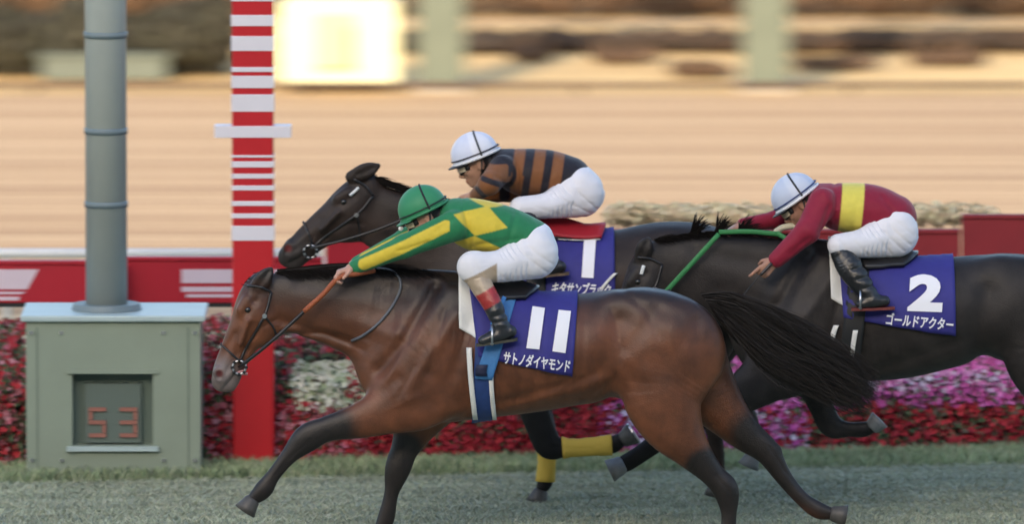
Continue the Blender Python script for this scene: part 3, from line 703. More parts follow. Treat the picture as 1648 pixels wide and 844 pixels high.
# ------------------------------------------------------------------ hair
def hair(name, parent, guides, n, Y, length=(.6, 1.0), width=.004, spread=.05, segs=9, lat=.03, wob=.02, mat_=None):
    """guides: side polylines from upper edge to lower edge; strands are laid between them"""
    G = [catmull(g, 4) for g in guides]; m = min(len(g) for g in G)
    G = [np.array([np.interp(np.linspace(0, 1, 24), np.linspace(0, 1, len(g)), g[:, c]) for c in (0, 1)]).T for g in G]
    CL = RNG.random((46, 4)) * 6.3
    vs = []; fs = []
    for _ in range(n):
        u = RNG.random() * (len(G) - 1); i = min(int(u), len(G) - 2); u -= i
        cv = G[i] * (1 - u) + G[i + 1] * u; L = RNG.uniform(*length); ph = RNG.random(4) * 6.3; y0 = RNG.normal() * lat; ci = int(RNG.integers(0, 46)); ph = .75 * CL[ci] + .25 * ph
        ts = np.linspace(0, L, segs); px = np.interp(ts, np.linspace(0, 1, 24), cv[:, 0]); py = np.interp(ts, np.linspace(0, 1, 24), cv[:, 1])
        amp = wob / PXM * ts
        px = px + amp * np.sin(ts * 5 + ph[0]); py = py + amp * np.sin(ts * 6 + ph[1]); y = Y + y0 * (.4 + ts) + wob * ts * np.sin(ts * 5 + ph[2])
        x, yy, z = P(px, py, y); c = np.stack([x, yy, z], 1); wd = width * RNG.uniform(.6, 1.3) * (1 - .85 * (ts / L) ** 2)
        t = np.gradient(c, axis=0); t /= np.linalg.norm(t, axis=1)[:, None] + 1e-9
        a = np.cross(t, np.array([math.cos(ph[3]), math.sin(ph[3]), .3])); a /= np.linalg.norm(a, axis=1)[:, None] + 1e-9
        b = len(vs) * 2 * segs; vs.append(np.vstack([c + a * wd[:, None], c - a * wd[:, None]]))
        for k in range(segs - 1): fs.append((b + k, b + k + 1, b + segs + k + 1, b + segs + k))
    me = mesh_np(name, np.vstack(vs), fs, True); return link(name, me, parent, mat_ or M['hair'])

# ------------------------------------------------------------------ horses
def hoof(F, parent, a, b, yl, r0=.042, r1=.062, pale=False, shoe=False):
    A = Vector(F.pt((*a, yl))); B = Vector(F.pt((*b, yl))); ax = (B - A).normalized()
    mid = A.lerp(B, .55)
    mb = MB().tube([A - ax * .012, A, mid, B], [r0 * .8, r0, (r0 + r1) / 2, r1], 18, flat=.92)
    o = mb.build('hoof', M['hoofpale' if pale else 'hoof'], parent, True)
    if shoe: MB().tube([B, B + ax * .008], [r1 * .98, r1 * .96], 18, flat=.92).build('horseshoe', M['steel'], o)
    return o
def head_pts(O, T):
    O = np.array(O, float); T = np.array(T, float); L = np.linalg.norm(T - O); d = (T - O) / L; j = np.array([d[1], -d[0]])
    return (lambda u, v: tuple(O + d * u * L + j * v * L)), L
def leg_relief(legs):
    out = []
    for st, k in legs:
        kn = [q for q in st if True]
        for a, b in zip(st[4:-3], st[5:-2]):
            out.append(([(a[0] + a[2] * .25, a[1] + a[2] * .1), (b[0] + b[2] * .25, b[1] + b[2] * .1)], 1.8, -.0022))
    return out
def horse(F, O, T, ear, trunk, neck, extra, legs, relief, colf, name, label, root):
    F.path(trunk, .03, 8)
    F.path(neck, .06, 8)
    for st, k, both in extra: F.path(st, k, 6, both)
    F.relief(relief)
    for st, k in legs: F.path(st, k, 6)
    F.relief(leg_relief(legs))
    h, L = head_pts(O, T)
    def st(u, v, hh, w, yl=0): return (*h(u, v), hh * L, w, yl)
    F.path([st(.02, .17, .13, .058), st(.13, .17, .165, .078), st(.26, .18, .185, .092), st(.40, .175, .17, .082), st(.56, .15, .145, .062), st(.72, .138, .132, .050), st(.86, .132, .125, .052), st(.97, .135, .108, .044)], .03, 6)
    F.path([st(.30, .30, .14, .068), st(.40, .30, .155, .070), st(.50, .26, .10, .055)], .03, 4)     # jowl
    F.path([st(.50, .30, .05, .035), st(.75, .245, .045, .028), st(.93, .235, .05, .026), st(1.0, .225, .045, .026)], .02, 4)   # lower jaw, chin
    for sg in (-1, 1):
        F.path([st(.19, .09, .05, .022, sg * .064), st(.29, .075, .055, .022, sg * .068)], .02, 2)    # brow
        F.path([st(.36, .16, .018, .014, sg * .078), st(.58, .17, .014, .012, sg * .056)], .025, 2)   # facial crest
        F.path([st(.92, .07, .055, .016, sg * .043), st(.96, .10, .045, .016, sg * .040)], .015, 2)   # nostril rim
        F.path([st(.925, .075, .030, .016, sg * .062), st(.955, .09, .026, .016, sg * .060)], .008, 2, sub=True)
        F.path([st(1.06, .16, .010, .02, sg * .045), st(.93, .205, .009, .02, sg * .055), st(.86, .21, .008, .02, sg * .062)], .010, 3, sub=True)  # mouth
        F.path([st(.27, .13, .035, .02, sg * .105)], .02, 2, sub=True)
        e0, e1 = ear
        m = ((e0[0] + e1[0]) / 2, (e0[1] + e1[1]) / 2)
        F.path([(*e0, 11, .024, sg * .048), (m[0], m[1], 14, .026, sg * .066), (e1[0] * .8 + m[0] * .2, e1[1] * .8 + m[1] * .2, 6, .014, sg * .062), (*e1, 2, .006, sg * .06)], .012, 4)
        F.path([(e0[0] * .6 + m[0] * .4, e0[1] * .6 + m[1] * .4, 4, .010, sg * .082), (m[0], m[1], 8, .014, sg * .094), (e1[0] * .7 + m[0] * .3, e1[1] * .7 + m[1] * .3, 3, .008, sg * .078)], .008, 3, sub=True)
    F.relief([([h(.55, .09), h(.86, .06)], 5, -.005), ([h(.52, .26), h(.40, .30), (h(.30, .40))], 4, -.005), ([h(.38, .17), h(.62, .18)], 3, .005), ([h(.40, .24), h(.66, .24)], 6, -.006), ([h(.20, .16)], 6, -.007), ([h(.33, .12)], 6, -.004), ([h(.70, .18), h(.90, .14)], 3, -.003), ([h(.46, .12), h(.72, .20), h(.84, .22)], 1.6, .0022), ([h(.36, .28)], 16, .005), ([h(.90, .19), h(1.0, .16)], 4, .005)])
    body = link(name, F.mesh(name, colf), root, M['coat' if F.Y == 0 else 'blackcoat'])
    for sg in (-1, 1):
        c = h(.27, .125); c3 = F.pt((*c, sg * .076))
        bm = bmesh.new(); bmesh.ops.create_uvsphere(bm, u_segments=16, v_segments=10, radius=.018)
        for f in bm.faces: f.smooth = True
        me = bpy.data.meshes.new('eye'); bm.transform(Matrix.Translation(Vector(c3))); bm.to_mesh(me); bm.free(); link('eye', me, root, M['eye'])
    return body, h, L
def coat_fn(base, black, muzzle, top, pts_black, hh, belly_highlights=None, dorsal=.5, blaze=None):
    """base coat with black points (legs), darker topline, muzzle"""
    def fn(qx, qy, yl, v):
        c = np.tile(np.array(base, float), (len(qx), 1))
        n = np.sin(qx * .021 + np.sin(qy * .03) * 2) * np.sin(qy * .026 + 1.3 + np.sin(qx * .017) * 1.5)
        c *= (1 + .18 * n)[:, None]
        ty = np.interp(qx, [t[0] for t in top], [t[1] for t in top])
        w = dorsal * (1 - sst(0, 75, qy - ty)); c = mixc(c, black, np.clip(w, 0, 1))
        if belly_highlights: 
            for a, b, r in belly_highlights: c = mixc(c, np.array(base) * 1.55, .55 * np.exp(-(seg(qx, qy, a, b) / r) ** 2))  # coat painted lighter along the underside and where highlights fall
        for poly, r0, r1 in pts_black:
            d = np.full(qx.shape, 1e9)
            for a, b in zip(poly[:-1], poly[1:]): d = np.minimum(d, seg(qx, qy, a, b))
            c = mixc(c, black, 1 - sst(r0, r1, d))
        mz = hh(.95, .14); d = np.hypot(qx - mz[0], qy - mz[1]); c = mixc(c, muzzle, .85 * (1 - sst(14, 48, d)))
        ns = hh(.94, .085); d = np.hypot(qx - ns[0], qy - ns[1]); c = mixc(c, (.10, .02, .02), 1 - sst(4, 8, d))
        if blaze: 
            d = seg(qx, qy, *blaze); c = mixc(c, (.55, .5, .48), 1 - sst(3, 6, d))
        return c
    return fn

# ---- horse 11 (nearest, bay)
Y11, Y2, Y1 = 0.0, 1.10, 1.75
def z_at(py, y): return float(P(824, py, y)[2])
h11, _ = head_pts((395, 448), (335, 610))
top11 = [(300, 380), (400, 430), (470, 428), (740, 440), (860, 470), (1020, 458), (1100, 468), (1150, 505), (1180, 640), (1400, 800)]
F11 = Field(-1.75, 1.98, -.03, 1.62, Y11, .36, .0064)
r11 = empty('race_horse', (float(P(860, 880, 0)[0]), 0, 0), 'nearest galloping bay horse with black legs and indigo cloth numbered 11', 'horse', 'galloping race horses')
col11 = coat_fn((.118, .041, .018), (.016, .012, .011), (.15, .13, .125), top11,
    [([(535, 692), (490, 706), (400, 815)], 22, 56), ([(650, 735), (600, 880)], 22, 42), ([(1135, 755), (1175, 800), (1160, 890)], 26, 44), ([(1215, 712), (1262, 768), (1380, 832)], 24, 60), ([(395, 440), (425, 440)], 8, 16), ([(450, 452), (600, 468), (760, 482)], -22, 92), ([(740, 452), (1090, 464)], -25, 70)],
    h11, belly_highlights=[((640, 690), (980, 640), 40), ((1165, 560), (1150, 660), 26), ((1150, 640), (1215, 700), 24), ((420, 520), (380, 590), 26), ((600, 640), (560, 680), 20)], dorsal=.8, blaze=((367, 490), (361, 508)))  # paler underside and cheek, plus the tan buttock highlight in the colour
b11, hh11, L11 = horse(F11, (395, 448), (335, 610), ((410, 468), (437, 432)),
    [(652, 592, 74, .165), (702, 568, 114, .215), (765, 566, 110, .25), (850, 569, 97, .29), (930, 563, 90, .285), (1000, 557, 92, .265), (1050, 556, 92, .265), (1084, 566, 84, .24)],
    [(440, 492, 50, .062), (480, 488, 53, .075), (540, 494, 64, .088), (600, 508, 78, .10), (660, 530, 92, .13), (720, 545, 95, .15)],
    [([(690, 470, 26, .045), (750, 476, 30, .06), (830, 496, 26, .09)], .05, False),
     ([(728, 500, 34, .05, .125), (690, 560, 46, .07, .15), (664, 610, 46, .075, .15), (672, 648, 42, .08, .13)], .05, True),
     ([(626, 600, 42, .07, .07), (640, 640, 40, .07, .08)], .05, True),
     ([(1010, 520, 50, .09, .12), (1090, 545, 62, .09, .12)], .06, True)],
    [([(690, 615, 62, .085, -.13), (640, 652, 44, .072, -.14), (585, 676, 30, .056, -.15), (528, 691, 21, .043, -.15), (495, 706, 23, .044, -.15), (466, 734, 14, .030, -.15), (440, 766, 11.5, .024, -.15), (424, 789, 15, .032, -.15), (408, 804, 10, .026, -.15)], .045),
     ([(700, 625, 58, .08, .13), (672, 680, 36, .065, .13), (652, 722, 23, .048, .12), (640, 756, 21, .042, .11), (630, 795, 12, .028, .11), (621, 836, 14, .03, .11), (611, 856, 10, .026, .11)], .045),
     ([(1085, 575, 78, .125, -.125), (1066, 630, 66, .125, -.14), (1080, 680, 50, .10, -.15), (1112, 725, 31, .072, -.15), (1146, 764, 20, .048, -.14), (1168, 790, 21, .044, -.14), (1173, 830, 12.5, .029, -.14), (1170, 862, 14, .032, -.14), (1160, 876, 10, .028, -.14)], .04),
     ([(1100, 575, 68, .11, .125), (1130, 620, 54, .11, .14), (1165, 664, 38, .085, .14), (1200, 700, 28, .06, .14), (1234, 728, 21, .045, .14), (1262, 770, 14, .031, .14), (1290, 803, 12, .028, .14), (1316, 822, 14, .032, .14), (1338, 828, 10, .028, .14)], .035),
     ([(1218, 712, 9, .025, .14), (1249, 726, 8, .02, .14)], .02)],
    [([(735, 505), (668, 610), (655, 640)], 11, .012), ([(700, 470), (645, 560), (612, 600)], 12, -.014), ([(758, 520), (730, 600), (700, 650)], 11, -.013), ([(690, 600), (735, 650)], 9, -.008),
     ([(560, 552), (500, 535), (450, 520)], 9, -.010), ([(650, 480), (560, 470), (480, 462)], 12, -.006), ([(640, 540), (560, 520)], 16, .008),
     ([(640, 610), (610, 640)], 9, -.010), ([(670, 640), (600, 672)], 8, .006),
     ([(1000, 520), (975, 590), (985, 640)], 22, -.020), ([(1120, 520), (1135, 600), (1128, 680)], 10, -.014), ([(1060, 500), (1010, 560)], 14, -.008), ([(1040, 600), (1080, 650)], 16, .010), ([(1085, 530), (1095, 620)], 18, .010),
     ([(470, 450), (560, 452), (650, 470)], 6.2, -0.0023), ([(455, 535), (520, 530), (590, 556)], 5.0, 0.0023), ([(455, 545), (520, 542), (585, 568)], 3.8, -0.0023),
     ([(600, 470), (585, 540)], 8.8, 0.0029), ([(640, 460), (628, 550)], 7.5, -0.0029), ([(715, 500), (700, 560), (690, 600)], 5.0, -0.0029), ([(650, 560), (625, 610), (640, 650)], 5.0, 0.0029), ([(668, 590), (640, 640)], 3.8, -0.0029), ([(700, 640), (650, 672), (600, 684)], 4.4, -0.0029), ([(690, 625), (640, 655), (570, 678)], 3.1, 0.0017),
     ([(720, 620), (735, 660)], 6.2, 0.0035), ([(745, 630), (752, 668)], 5.0, -0.0029), ([(985, 500), (1000, 560), (990, 610), (960, 640)], 6.2, -0.0035), ([(1010, 590), (1030, 640), (1060, 690)], 6.2, -0.0035), ([(1140, 540), (1150, 600), (1140, 650), (1110, 700)], 6.2, -0.0035), ([(1105, 560), (1110, 640), (1090, 690)], 6.2, 0.0029),
     ([(1040, 480), (1100, 500), (1130, 540)], 10.0, 0.0035), ([(1000, 470), (1040, 500), (1060, 540)], 6.2, -0.0029), ([(1060, 700), (1100, 730)], 5.0, -0.0023), ([(940, 600), (880, 640), (820, 655)], 3.8, 0.0017), ([(955, 570), (965, 620)], 3.8, -0.0029), ([(943, 575), (950, 625)], 3.1, 0.0017),
     ([(870, 640), (930, 628), (970, 610)], 10, .006), ([(800, 650), (960, 600)], 9, -.006)]
    + [([(820 + i * 24, 510), (806 + i * 26, 640)], 5, -.0025) for i in range(6)],
    col11, 'body', None, r11)
hoof(F11, r11, (406, 806), (394, 824), -.15); hoof(F11, r11, (608, 860), (602, 880), .11); hoof(F11, r11, (1156, 876), (1144, 889), -.14); hoof(F11, r11, (1340, 828), (1362, 832), .14)

# tail and manes
def tail(root, Y, guides, n=1300, **kw): return hair('tail', root, guides, n, Y, **kw)
tail(r11, Y11, [[(1128, 474), (1180, 474), (1260, 508), (1335, 552), (1402, 606)], [(1138, 486), (1190, 502), (1260, 548), (1330, 590), (1400, 640)], [(1146, 500), (1176, 534), (1235, 590), (1300, 622), (1378, 664)]], 6500, length=(.45, 1.08), width=.0022, lat=.04, wob=.05)
hair('mane', r11, [[(446, 434), (560, 424), (705, 428)], [(446, 446), (560, 436), (705, 446)]], 1200, Y11, length=(.03, .9), width=.0022, lat=.012, wob=.006)
def mane(root, Y, crest, n, L, lean, lift, width=.0026, lat=.018, yo=-.02):
    """short tufts rooted along the crest"""
    c = catmull(crest, 12); vs = []; fs = []; segs = 6
    for _ in range(n):
        i = RNG.integers(0, len(c)); r = c[i] + RNG.normal(size=2) * 2.0; y0 = RNG.normal() * lat
        l = L * RNG.uniform(.5, 1.1) / PXM; ts = np.linspace(0, 1, segs); an = lean + RNG.normal() * .25
        px = r[0] + l * ts * math.cos(an) ; py = r[1] - l * (lift * ts * math.sin(an)) + l * .35 * ts ** 2
        y = Y + y0 * .5 + yo * ts + .03 * ts * RNG.normal()
        x, yy, z = P(px, py, y); q = np.stack([x, yy, z], 1); wd = width * (1 - .8 * ts)
        t = np.gradient(q, axis=0); t /= np.linalg.norm(t, axis=1)[:, None]; a = np.cross(t, [0, 1, .4]); a /= np.linalg.norm(a, axis=1)[:, None] + 1e-9
        vs.append(np.vstack([q + a * wd[:, None], q - a * wd[:, None]]))
    fs = []; 
    for j in range(len(vs)):
        b = j * 2 * segs
        for k in range(segs - 1): fs.append((b + k, b + k + 1, b + segs + k + 1, b + segs + k))
    return link('mane_tuft', mesh_np('mane_tuft', np.vstack(vs), fs), root, M['hair'])
mane(r11, Y11, [(448, 440), (520, 436), (600, 434), (690, 440)], 2200, .10, -.1, .3, yo=-.05)
mane(r11, Y11, [(392, 462), (404, 448), (420, 442)], 160, .07, .1, .5, yo=-.01)

# saddle cloth, saddle, girth
PO = .031
ZC11 = z_at(560, 0)
wc = wrap(F11, 'saddle_cloth', M['numcloth'], r11, (752, 930), ((770, 574), (921, 606)), .014, ZC11, 36, 22, ripple=.0035)
wrap(F11, 'underpad', M['whitepad'], r11, (738, 765), ((739, 530), (775, 552)), .007, ZC11, 8, 18, thick=.008)
wrap(F11, 'saddle', M['leather'], r11, (768, 868), ((790, 486), (846, 484)), .034, ZC11, 12, 12, thick=.02)
bar_decal(F11, 'number_print', M['print'], wc, ((857, 493), (877, 496), (868, 563), (847, 561)), PO)
bar_decal(F11, 'number_print', M['print'], wc, ((899, 499), (919, 501), (910, 569), (889, 566)), PO)
text_decal(F11, 'name_print', M['print'], wc, 'サトノダイヤモンド', (809, 586), (107, 15), (3, -21), PO, .028)
wrap(F11, 'girth', M['blue'], r11, (770, 800), ((759, 678), (792, 678)), .010, ZC11, 8, 40, full=True, thick=.004)
wrap(F11, 'surcingle', M['blueL'], r11, (814, 838), ((764, 612), (792, 614)), .024, ZC11, 8, 30, thick=.004)
def vstrip(F, name, mat_, root, a, b, w0, w1, off, n=14):
    mb = []; 
    for t in np.linspace(0, 1, n):
        cx = a[0] * (1 - t) ** 2 + 2 * t * (1 - t) * ((a[0] + b[0]) / 2 - 3) + b[0] * t ** 2; cy = a[1] * (1 - t) + b[1] * t
        w = w0 * (1 - t) + w1 * t; row = []
        px = np.array([cx - w, cx, cx + w]); y = F.near(px, np.full(3, cy), off); x, yy, z = P(px, np.full(3, cy), y); mb.append(np.stack([x, yy, z], 1))
    return solid(link(name, grid_mesh(name, mb), root, mat_), .008)
vstrip(F11, 'girth_edge', M['whitepad'], r11, (755, 560), (765, 676), 4, 4, .018)
vstrip(F11, 'girth_edge', M['whitepad'], r11, (790, 588), (796, 676), 3.5, 3.5, .018)
vstrip(F11, 'girth_buckle', M['navy'], r11, (776, 588), (775, 606), 9, 9, .034, 4)
# bridle
def bridle(F, h, root, reinpts=None, near_only=False, dark='leather', ringc=None):
    s = lambda pts, r, off=.004, m=M[dark], nm='bridle_strap': strap(F, nm, m, root, pts, r, off, mirror=True)
    s([h(.04, .27), h(.22, .29), h(.42, .265), h(.62, .23), h(.76, .225)], .0075)        # cheekpiece
    s([h(.04, .27), h(.03, .16), h(.06, .04)], .007)                                       # browband
    s([h(.27, .29), h(.34, .40), h(.42, .47)], .006)                                       # throat lash
    s([h(.66, -.005), h(.69, .08), h(.74, .2)], .006)                                      # noseband
    c = h(.80, .235)
    y = float(F.near([c[0]], [c[1]], .01)[0]); C = V(*c, y); mb = MB()
    pts = [C + Vector((math.cos(t) * .036, -.004, math.sin(t) * .036)) for t in np.linspace(0, 2 * math.pi, 17)]
    mb.tube(pts, .006, 6, cap=False); bo = mb.build('bit_ring', M['steel'], root, True)
    k = MB()
    for t in np.linspace(0, 2 * math.pi, 9)[:-1]:
        k.tube([C + Vector((math.cos(t) * .030, -.008, math.sin(t) * .030)), C + Vector((math.cos(t) * .046, -.008, math.sin(t) * .046))], [.008, .008], 6)
    k.build('bit_guard', M['dark'], root, True)
    b = h(.27, .29); y = float(F.near([b[0]], [b[1]], .01)[0]); B = V(*b, y)
    MB().tube([B + Vector((0, -.01, 0)), B + Vector((0, -.004, 0))], .013, 10).build('buckle', M['steel'], root)
    return C
C11 = bridle(F11, hh11, r11)
def cord(name, mat_, root, pts, r, n=8, dens=6, flat=1):
    c = catmull(pts, dens); w = [V(a, b, y) for a, b, y in c]
    return MB().tube(w, r, n, flat=flat).build(name, mat_, root, True)
bx, by = side(C11.x, C11.z, C11.y)
hair('tail_wisp', r11, [[(1150, 480), (1240, 505), (1340, 560), (1425, 640)], [(1150, 500), (1230, 590), (1310, 640), (1400, 690)]], 260, Y11, length=(.5, 1.0), width=.0013, lat=.09, wob=.12)
rn = cord('rein', M['leather'], r11, [(bx, by, C11.y), (430, 556, -.16), (487, 504, -.17), (545, 447, -.19)], .0095)
cord('rein_grip', M['orange'], rn, [(489, 502, -.172), (520, 474, -.185), (546, 447, -.195), (575, 441, -.17), (602, 436, -.10)], .014)
strap(F11, 'neck_strap', M['greystrap'], r11, [(600, 431), (632, 437), (645, 458), (635, 487), (612, 518), (585, 540), (566, 549)], .0075, .006)
strap(F11, 'chin_rubber', M['pinkrubber'], r11, [hh11(.83, .33), hh11(.86, .24), hh11(.80, .30)], .008, .006)

# ---- horse 2 (middle, black)
F2 = Field(.38, 3.75, -.03, 1.72, Y2, .40, .0085)
r2 = empty('race_horse', (float(P(1450, 840, Y2)[0]), Y2, 0), 'black horse at the right edge with cloth numbered 2, behind the bay', 'horse', 'galloping race horses')
h2, _ = head_pts((1024, 402), (958, 565))
blk2 = (.025, .021, .020)
col2 = coat_fn(blk2, (.009, .008, .008), (.03, .026, .025), [(900, 380), (1100, 375), (1330, 395), (1600, 405), (1800, 480)], [([(1130, 670), (985, 760)], 20, 40), ([(1325, 665), (1410, 690)], 18, 34)], h2,
    belly_highlights=[((1255, 520), (1300, 500), 26), ((1420, 600), (1530, 570), 20)], dorsal=.4)  # first line is the shoulder highlight, painted into the black coat
b2, hh2, L2 = horse(F2, (1024, 402), (958, 565), ((1030, 416), (1044, 384)),
    [(1252, 545, 72, .165), (1302, 518, 112, .215), (1362, 511, 109, .25), (1445, 514, 99, .29), (1515, 505, 92, .285), (1585, 494, 86, .265), (1645, 498, 90, .265), (1686, 512, 82, .24)],
    [(1062, 434, 46, .062), (1105, 440, 60, .075), (1170, 450, 73, .09), (1235, 468, 88, .105), (1300, 492, 98, .14)],
    [([(1290, 416, 26, .045), (1345, 424, 30, .06), (1420, 442, 26, .09)], .05, False),
     ([(1325, 445, 34, .05, .125), (1287, 505, 46, .07, .15), (1262, 555, 46, .075, .15), (1270, 595, 40, .08, .13)], .05, True),
     ([(1610, 465, 50, .09, .12), (1690, 490, 60, .09, .12)], .06, True)],
    [([(1290, 560, 62, .085, -.13), (1240, 602, 46, .072, -.14), (1185, 640, 32, .056, -.15), (1130, 668, 24, .045, -.15), (1090, 690, 22, .042, -.15), (1060, 711, 17, .032, -.15), (1032, 731, 15, .03, -.15), (1010, 745, 15, .032, -.15), (1000, 750, 13, .03, -.15)], .045),
     ([(1300, 565, 52, .08, .12), (1310, 615, 30, .062, .12), (1322, 655, 21, .046, .12), (1338, 686, 20, .042, .12), (1362, 692, 13, .03, .12), (1390, 692, 13, .03, .12), (1402, 688, 10, .026, .12)], .04),
     ([(1690, 515, 76, .125, -.125), (1676, 572, 62, .125, -.14), (1700, 630, 46, .10, -.15), (1735, 680, 30, .07, -.15), (1775, 720, 21, .05, -.14), (1795, 760, 14, .03, -.14), (1810, 800, 14, .03, -.14)], .04),
     ([(1700, 520, 66, .11, .125), (1730, 580, 50, .11, .14), (1770, 640, 34, .08, .14), (1815, 680, 21, .05, .14), (1850, 720, 14, .03, .14), (1880, 750, 14, .03, .14)], .04)],
    [([(1335, 450), (1268, 555)], 11, .010), ([(1300, 420), (1245, 510), (1215, 550)], 12, -.014), ([(1358, 470), (1330, 550), (1300, 600)], 11, -.012), ([(1255, 520), (1290, 505)], 18, .012), ([(1250, 548), (1310, 540)], 10, -.010),
     ([(1590, 470), (1572, 530), (1580, 575)], 20, -.016), ([(1160, 470), (1260, 500)], 14, -.007), ([(1120, 410), (1230, 430)], 14, -.005), ([(1400, 600), (1540, 550)], 9, -.005)],
    col2, 'body', None, r2)
hoof(F2, r2, (1002, 749), (981, 759), -.15, .05, .066, True); hoof(F2, r2, (1404, 688), (1416, 676), .12, .045, .06, True); hoof(F2, r2, (1812, 803), (1806, 825), -.14); hoof(F2, r2, (1884, 754), (1900, 765), .14)
mane(r2, Y2, [(1055, 388), (1110, 380), (1200, 376), (1300, 386)], 1800, .08, .5, .5, yo=-.03)
for cx, cy, n_ in ((1112, 372, 60), (1150, 370, 40), (1188, 372, 60)):
    mane(r2, Y2, [(cx, cy + 6), (cx + 8, cy + 8)], n_, .13, 1.1 if cx != 1188 else .9, 1.2, width=.005, lat=.01)
hair('tail', r2, [[(1745, 430), (1810, 440), (1880, 500), (1940, 580)], [(1750, 455), (1790, 500), (1850, 560), (1920, 640)]], 500, Y2, length=(.6, 1), width=.007, wob=.05)
ZC2 = z_at(508, Y2)
wc2 = wrap(F2, 'saddle_cloth', M['numcloth'], r2, (1346, 1534), ((1358, 512), (1538, 541)), .014, ZC2, 36, 22, ripple=.0035)
wrap(F2, 'underpad', M['whitepad'], r2, (1333, 1358), ((1338, 482), (1368, 500)), .008, ZC2, 8, 18, thick=.008)
wrap(F2, 'saddle', M['leather'], r2, (1372, 1478), ((1392, 436), (1456, 431)), .034, ZC2, 12, 12, thick=.02)
text_decal(F2, 'number_print', M['print'], wc2, '2', (1460, 501), (56, 2), (4, -60), PO, .055)
text_decal(F2, 'name_print', M['print'], wc2, 'ゴールドアクター', (1425, 523), (108, 10), (3, -20), PO, .028)
wrap(F2, 'girth', M['dark'], r2, (1372, 1402), ((1343, 625), (1378, 625)), .020, ZC2, 8, 36, full=True, thick=.004)
vstrip(F2, 'girth_edge', M['whitepad'], r2, (1346, 524), (1338, 556), 4, 4, .024, 8)
vstrip(F2, 'girth_edge', M['whitepad'], r2, (1338, 562), (1336, 582), 4, 4, .024, 6)
vstrip(F2, 'girth_edge', M['whitepad'], r2, (1377, 532), (1369, 606), 4, 3, .024, 12)
C2 = bridle(F2, hh2, r2)
strap(F2, 'bridle_rosette', M['whitepad'], r2, [(1036, 428), (1032, 442)], .010, .012)
rn2 = cord('rein', M['leather'], r2, [(975, 545, -.02 + Y2 - .1), (1020, 520, Y2 - .12), (1078, 466, Y2 - .13)], .009)
for seg_ in ([(1066, 476, Y2 - .13), (1112, 426, Y2 - .13), (1157, 377, Y2 - .12)], [(1157, 374, Y2 - .12), (1205, 373, Y2 - .13), (1252, 377, Y2 - .13)], [(1250, 375, Y2 - .13), (1264, 384, Y2 - .14), (1275, 393, Y2 - .15)]):
    cord('rein_grip', M['greenrein'], rn2, seg_, .0135, flat=.35)
strap(F2, 'neck_strap', M['cream'], r2, [(1248, 374), (1262, 366), (1285, 364), (1302, 374)], .018, .02)

# ---- horse 1 (farthest, dark brown)
F1 = Field(-1.30, 1.62, .0, 2.0, Y1, .40, .0085)
r1 = empty('race_horse', (float(P(950, 816, Y1)[0]), Y1, 0), 'farthest dark brown horse with cloth numbered 1 and yellow leg bandages', 'horse', 'galloping race horses')
h1, _ = head_pts((572, 276), (445, 400))
brn = (.034, .023, .019)
col1 = coat_fn(brn, (.009, .008, .008), (.03, .026, .025), [(400, 250), (600, 285), (800, 350), (1060, 350), (1250, 400)], [([(860, 650), (885, 722), (1000, 715)], 26, 40), ([(878, 690), (872, 830)], 20, 36)], h1, dorsal=.5)
b1, hh1, L1 = horse(F1, (572, 276), (445, 400), ((566, 285), (611, 266)),
    [(752, 500, 72, .165), (800, 475, 112, .215), (860, 470, 108, .25), (935, 470, 97, .29), (1005, 458, 92, .285), (1070, 446, 92, .265), (1125, 450, 92, .26), (1160, 462, 82, .24)],
    [(600, 345, 50, .062), (632, 360, 56, .075), (680, 385, 68, .088), (725, 412, 80, .105), (790, 445, 92, .15)],
    [([(770, 370, 26, .045), (840, 384, 30, .06), (915, 400, 26, .09)], .05, False),
     ([(825, 408, 34, .05, .125), (790, 468, 46, .07, .15), (762, 515, 46, .075, .15), (780, 552, 42, .08, .13)], .05, True),
     ([(1080, 425, 50, .09, .12), (1165, 445, 58, .09, .12)], .06, True)],
    [([(800, 530, 60, .085, -.13), (828, 590, 42, .072, -.14), (852, 640, 28, .056, -.14), (868, 684, 24, .047, -.14), (884, 718, 23, .044, -.14), (912, 722, 14, .03, -.14), (950, 720, 13, .027, -.14), (984, 717, 15, .031, -.14), (1000, 708, 11, .027, -.14)], .045),
     ([(815, 540, 56, .08, .13), (850, 610, 34, .062, .13), (866, 660, 23, .047, .12), (876, 700, 21, .043, .12), (880, 735, 13, .029, .12), (878, 772, 14, .03, .12), (872, 788, 10, .027, .12)], .045),
     ([(1160, 465, 74, .125, -.125), (1130, 530, 62, .125, -.14), (1120, 590, 46, .10, -.15), (1150, 640, 30, .07, -.15), (1196, 668, 21, .05, -.14), (1210, 700, 14, .03, -.14), (1212, 728, 14, .03, -.14)], .04),
     ([(1160, 465, 66, .11, .125), (1150, 540, 50, .11, .14), (1110, 600, 34, .08, .14), (1130, 650, 22, .05, .14), (1150, 700, 14, .03, .14), (1155, 770, 14, .03, .14)], .04)],
    [([(835, 410), (768, 515)], 11, .010), ([(640, 360), (700, 380)], 14, -.006), ([(590, 380), (680, 410)], 14, -.006), ([(1075, 420), (1050, 500)], 18, -.014)],
    col1, 'body', None, r1)
hoof(F1, r1, (1003, 709), (1019, 698), -.14, .045, .064, False, True); hoof(F1, r1, (870, 792), (864, 810), .12); hoof(F1, r1, (1212, 734), (1204, 752), -.14, pale=True); hoof(F1, r1, (1155, 776), (1150, 800), .14)
ring(F1, 'leg_bandage', M['yellowband'], r1, (905, 722), (985, 717), -.14, .003, 24, 14, .005)
ring(F1, 'leg_bandage', M['yellowband'], r1, (880, 722), (878, 776), .12, .003, 24, 10, .005)
mane(r1, Y1, [(600, 288), (640, 302), (700, 320), (770, 348)], 1800, .10, .1, .4, yo=-.04)
mane(r1, Y1, [(575, 278), (590, 280)], 80, .07, .1, .5)
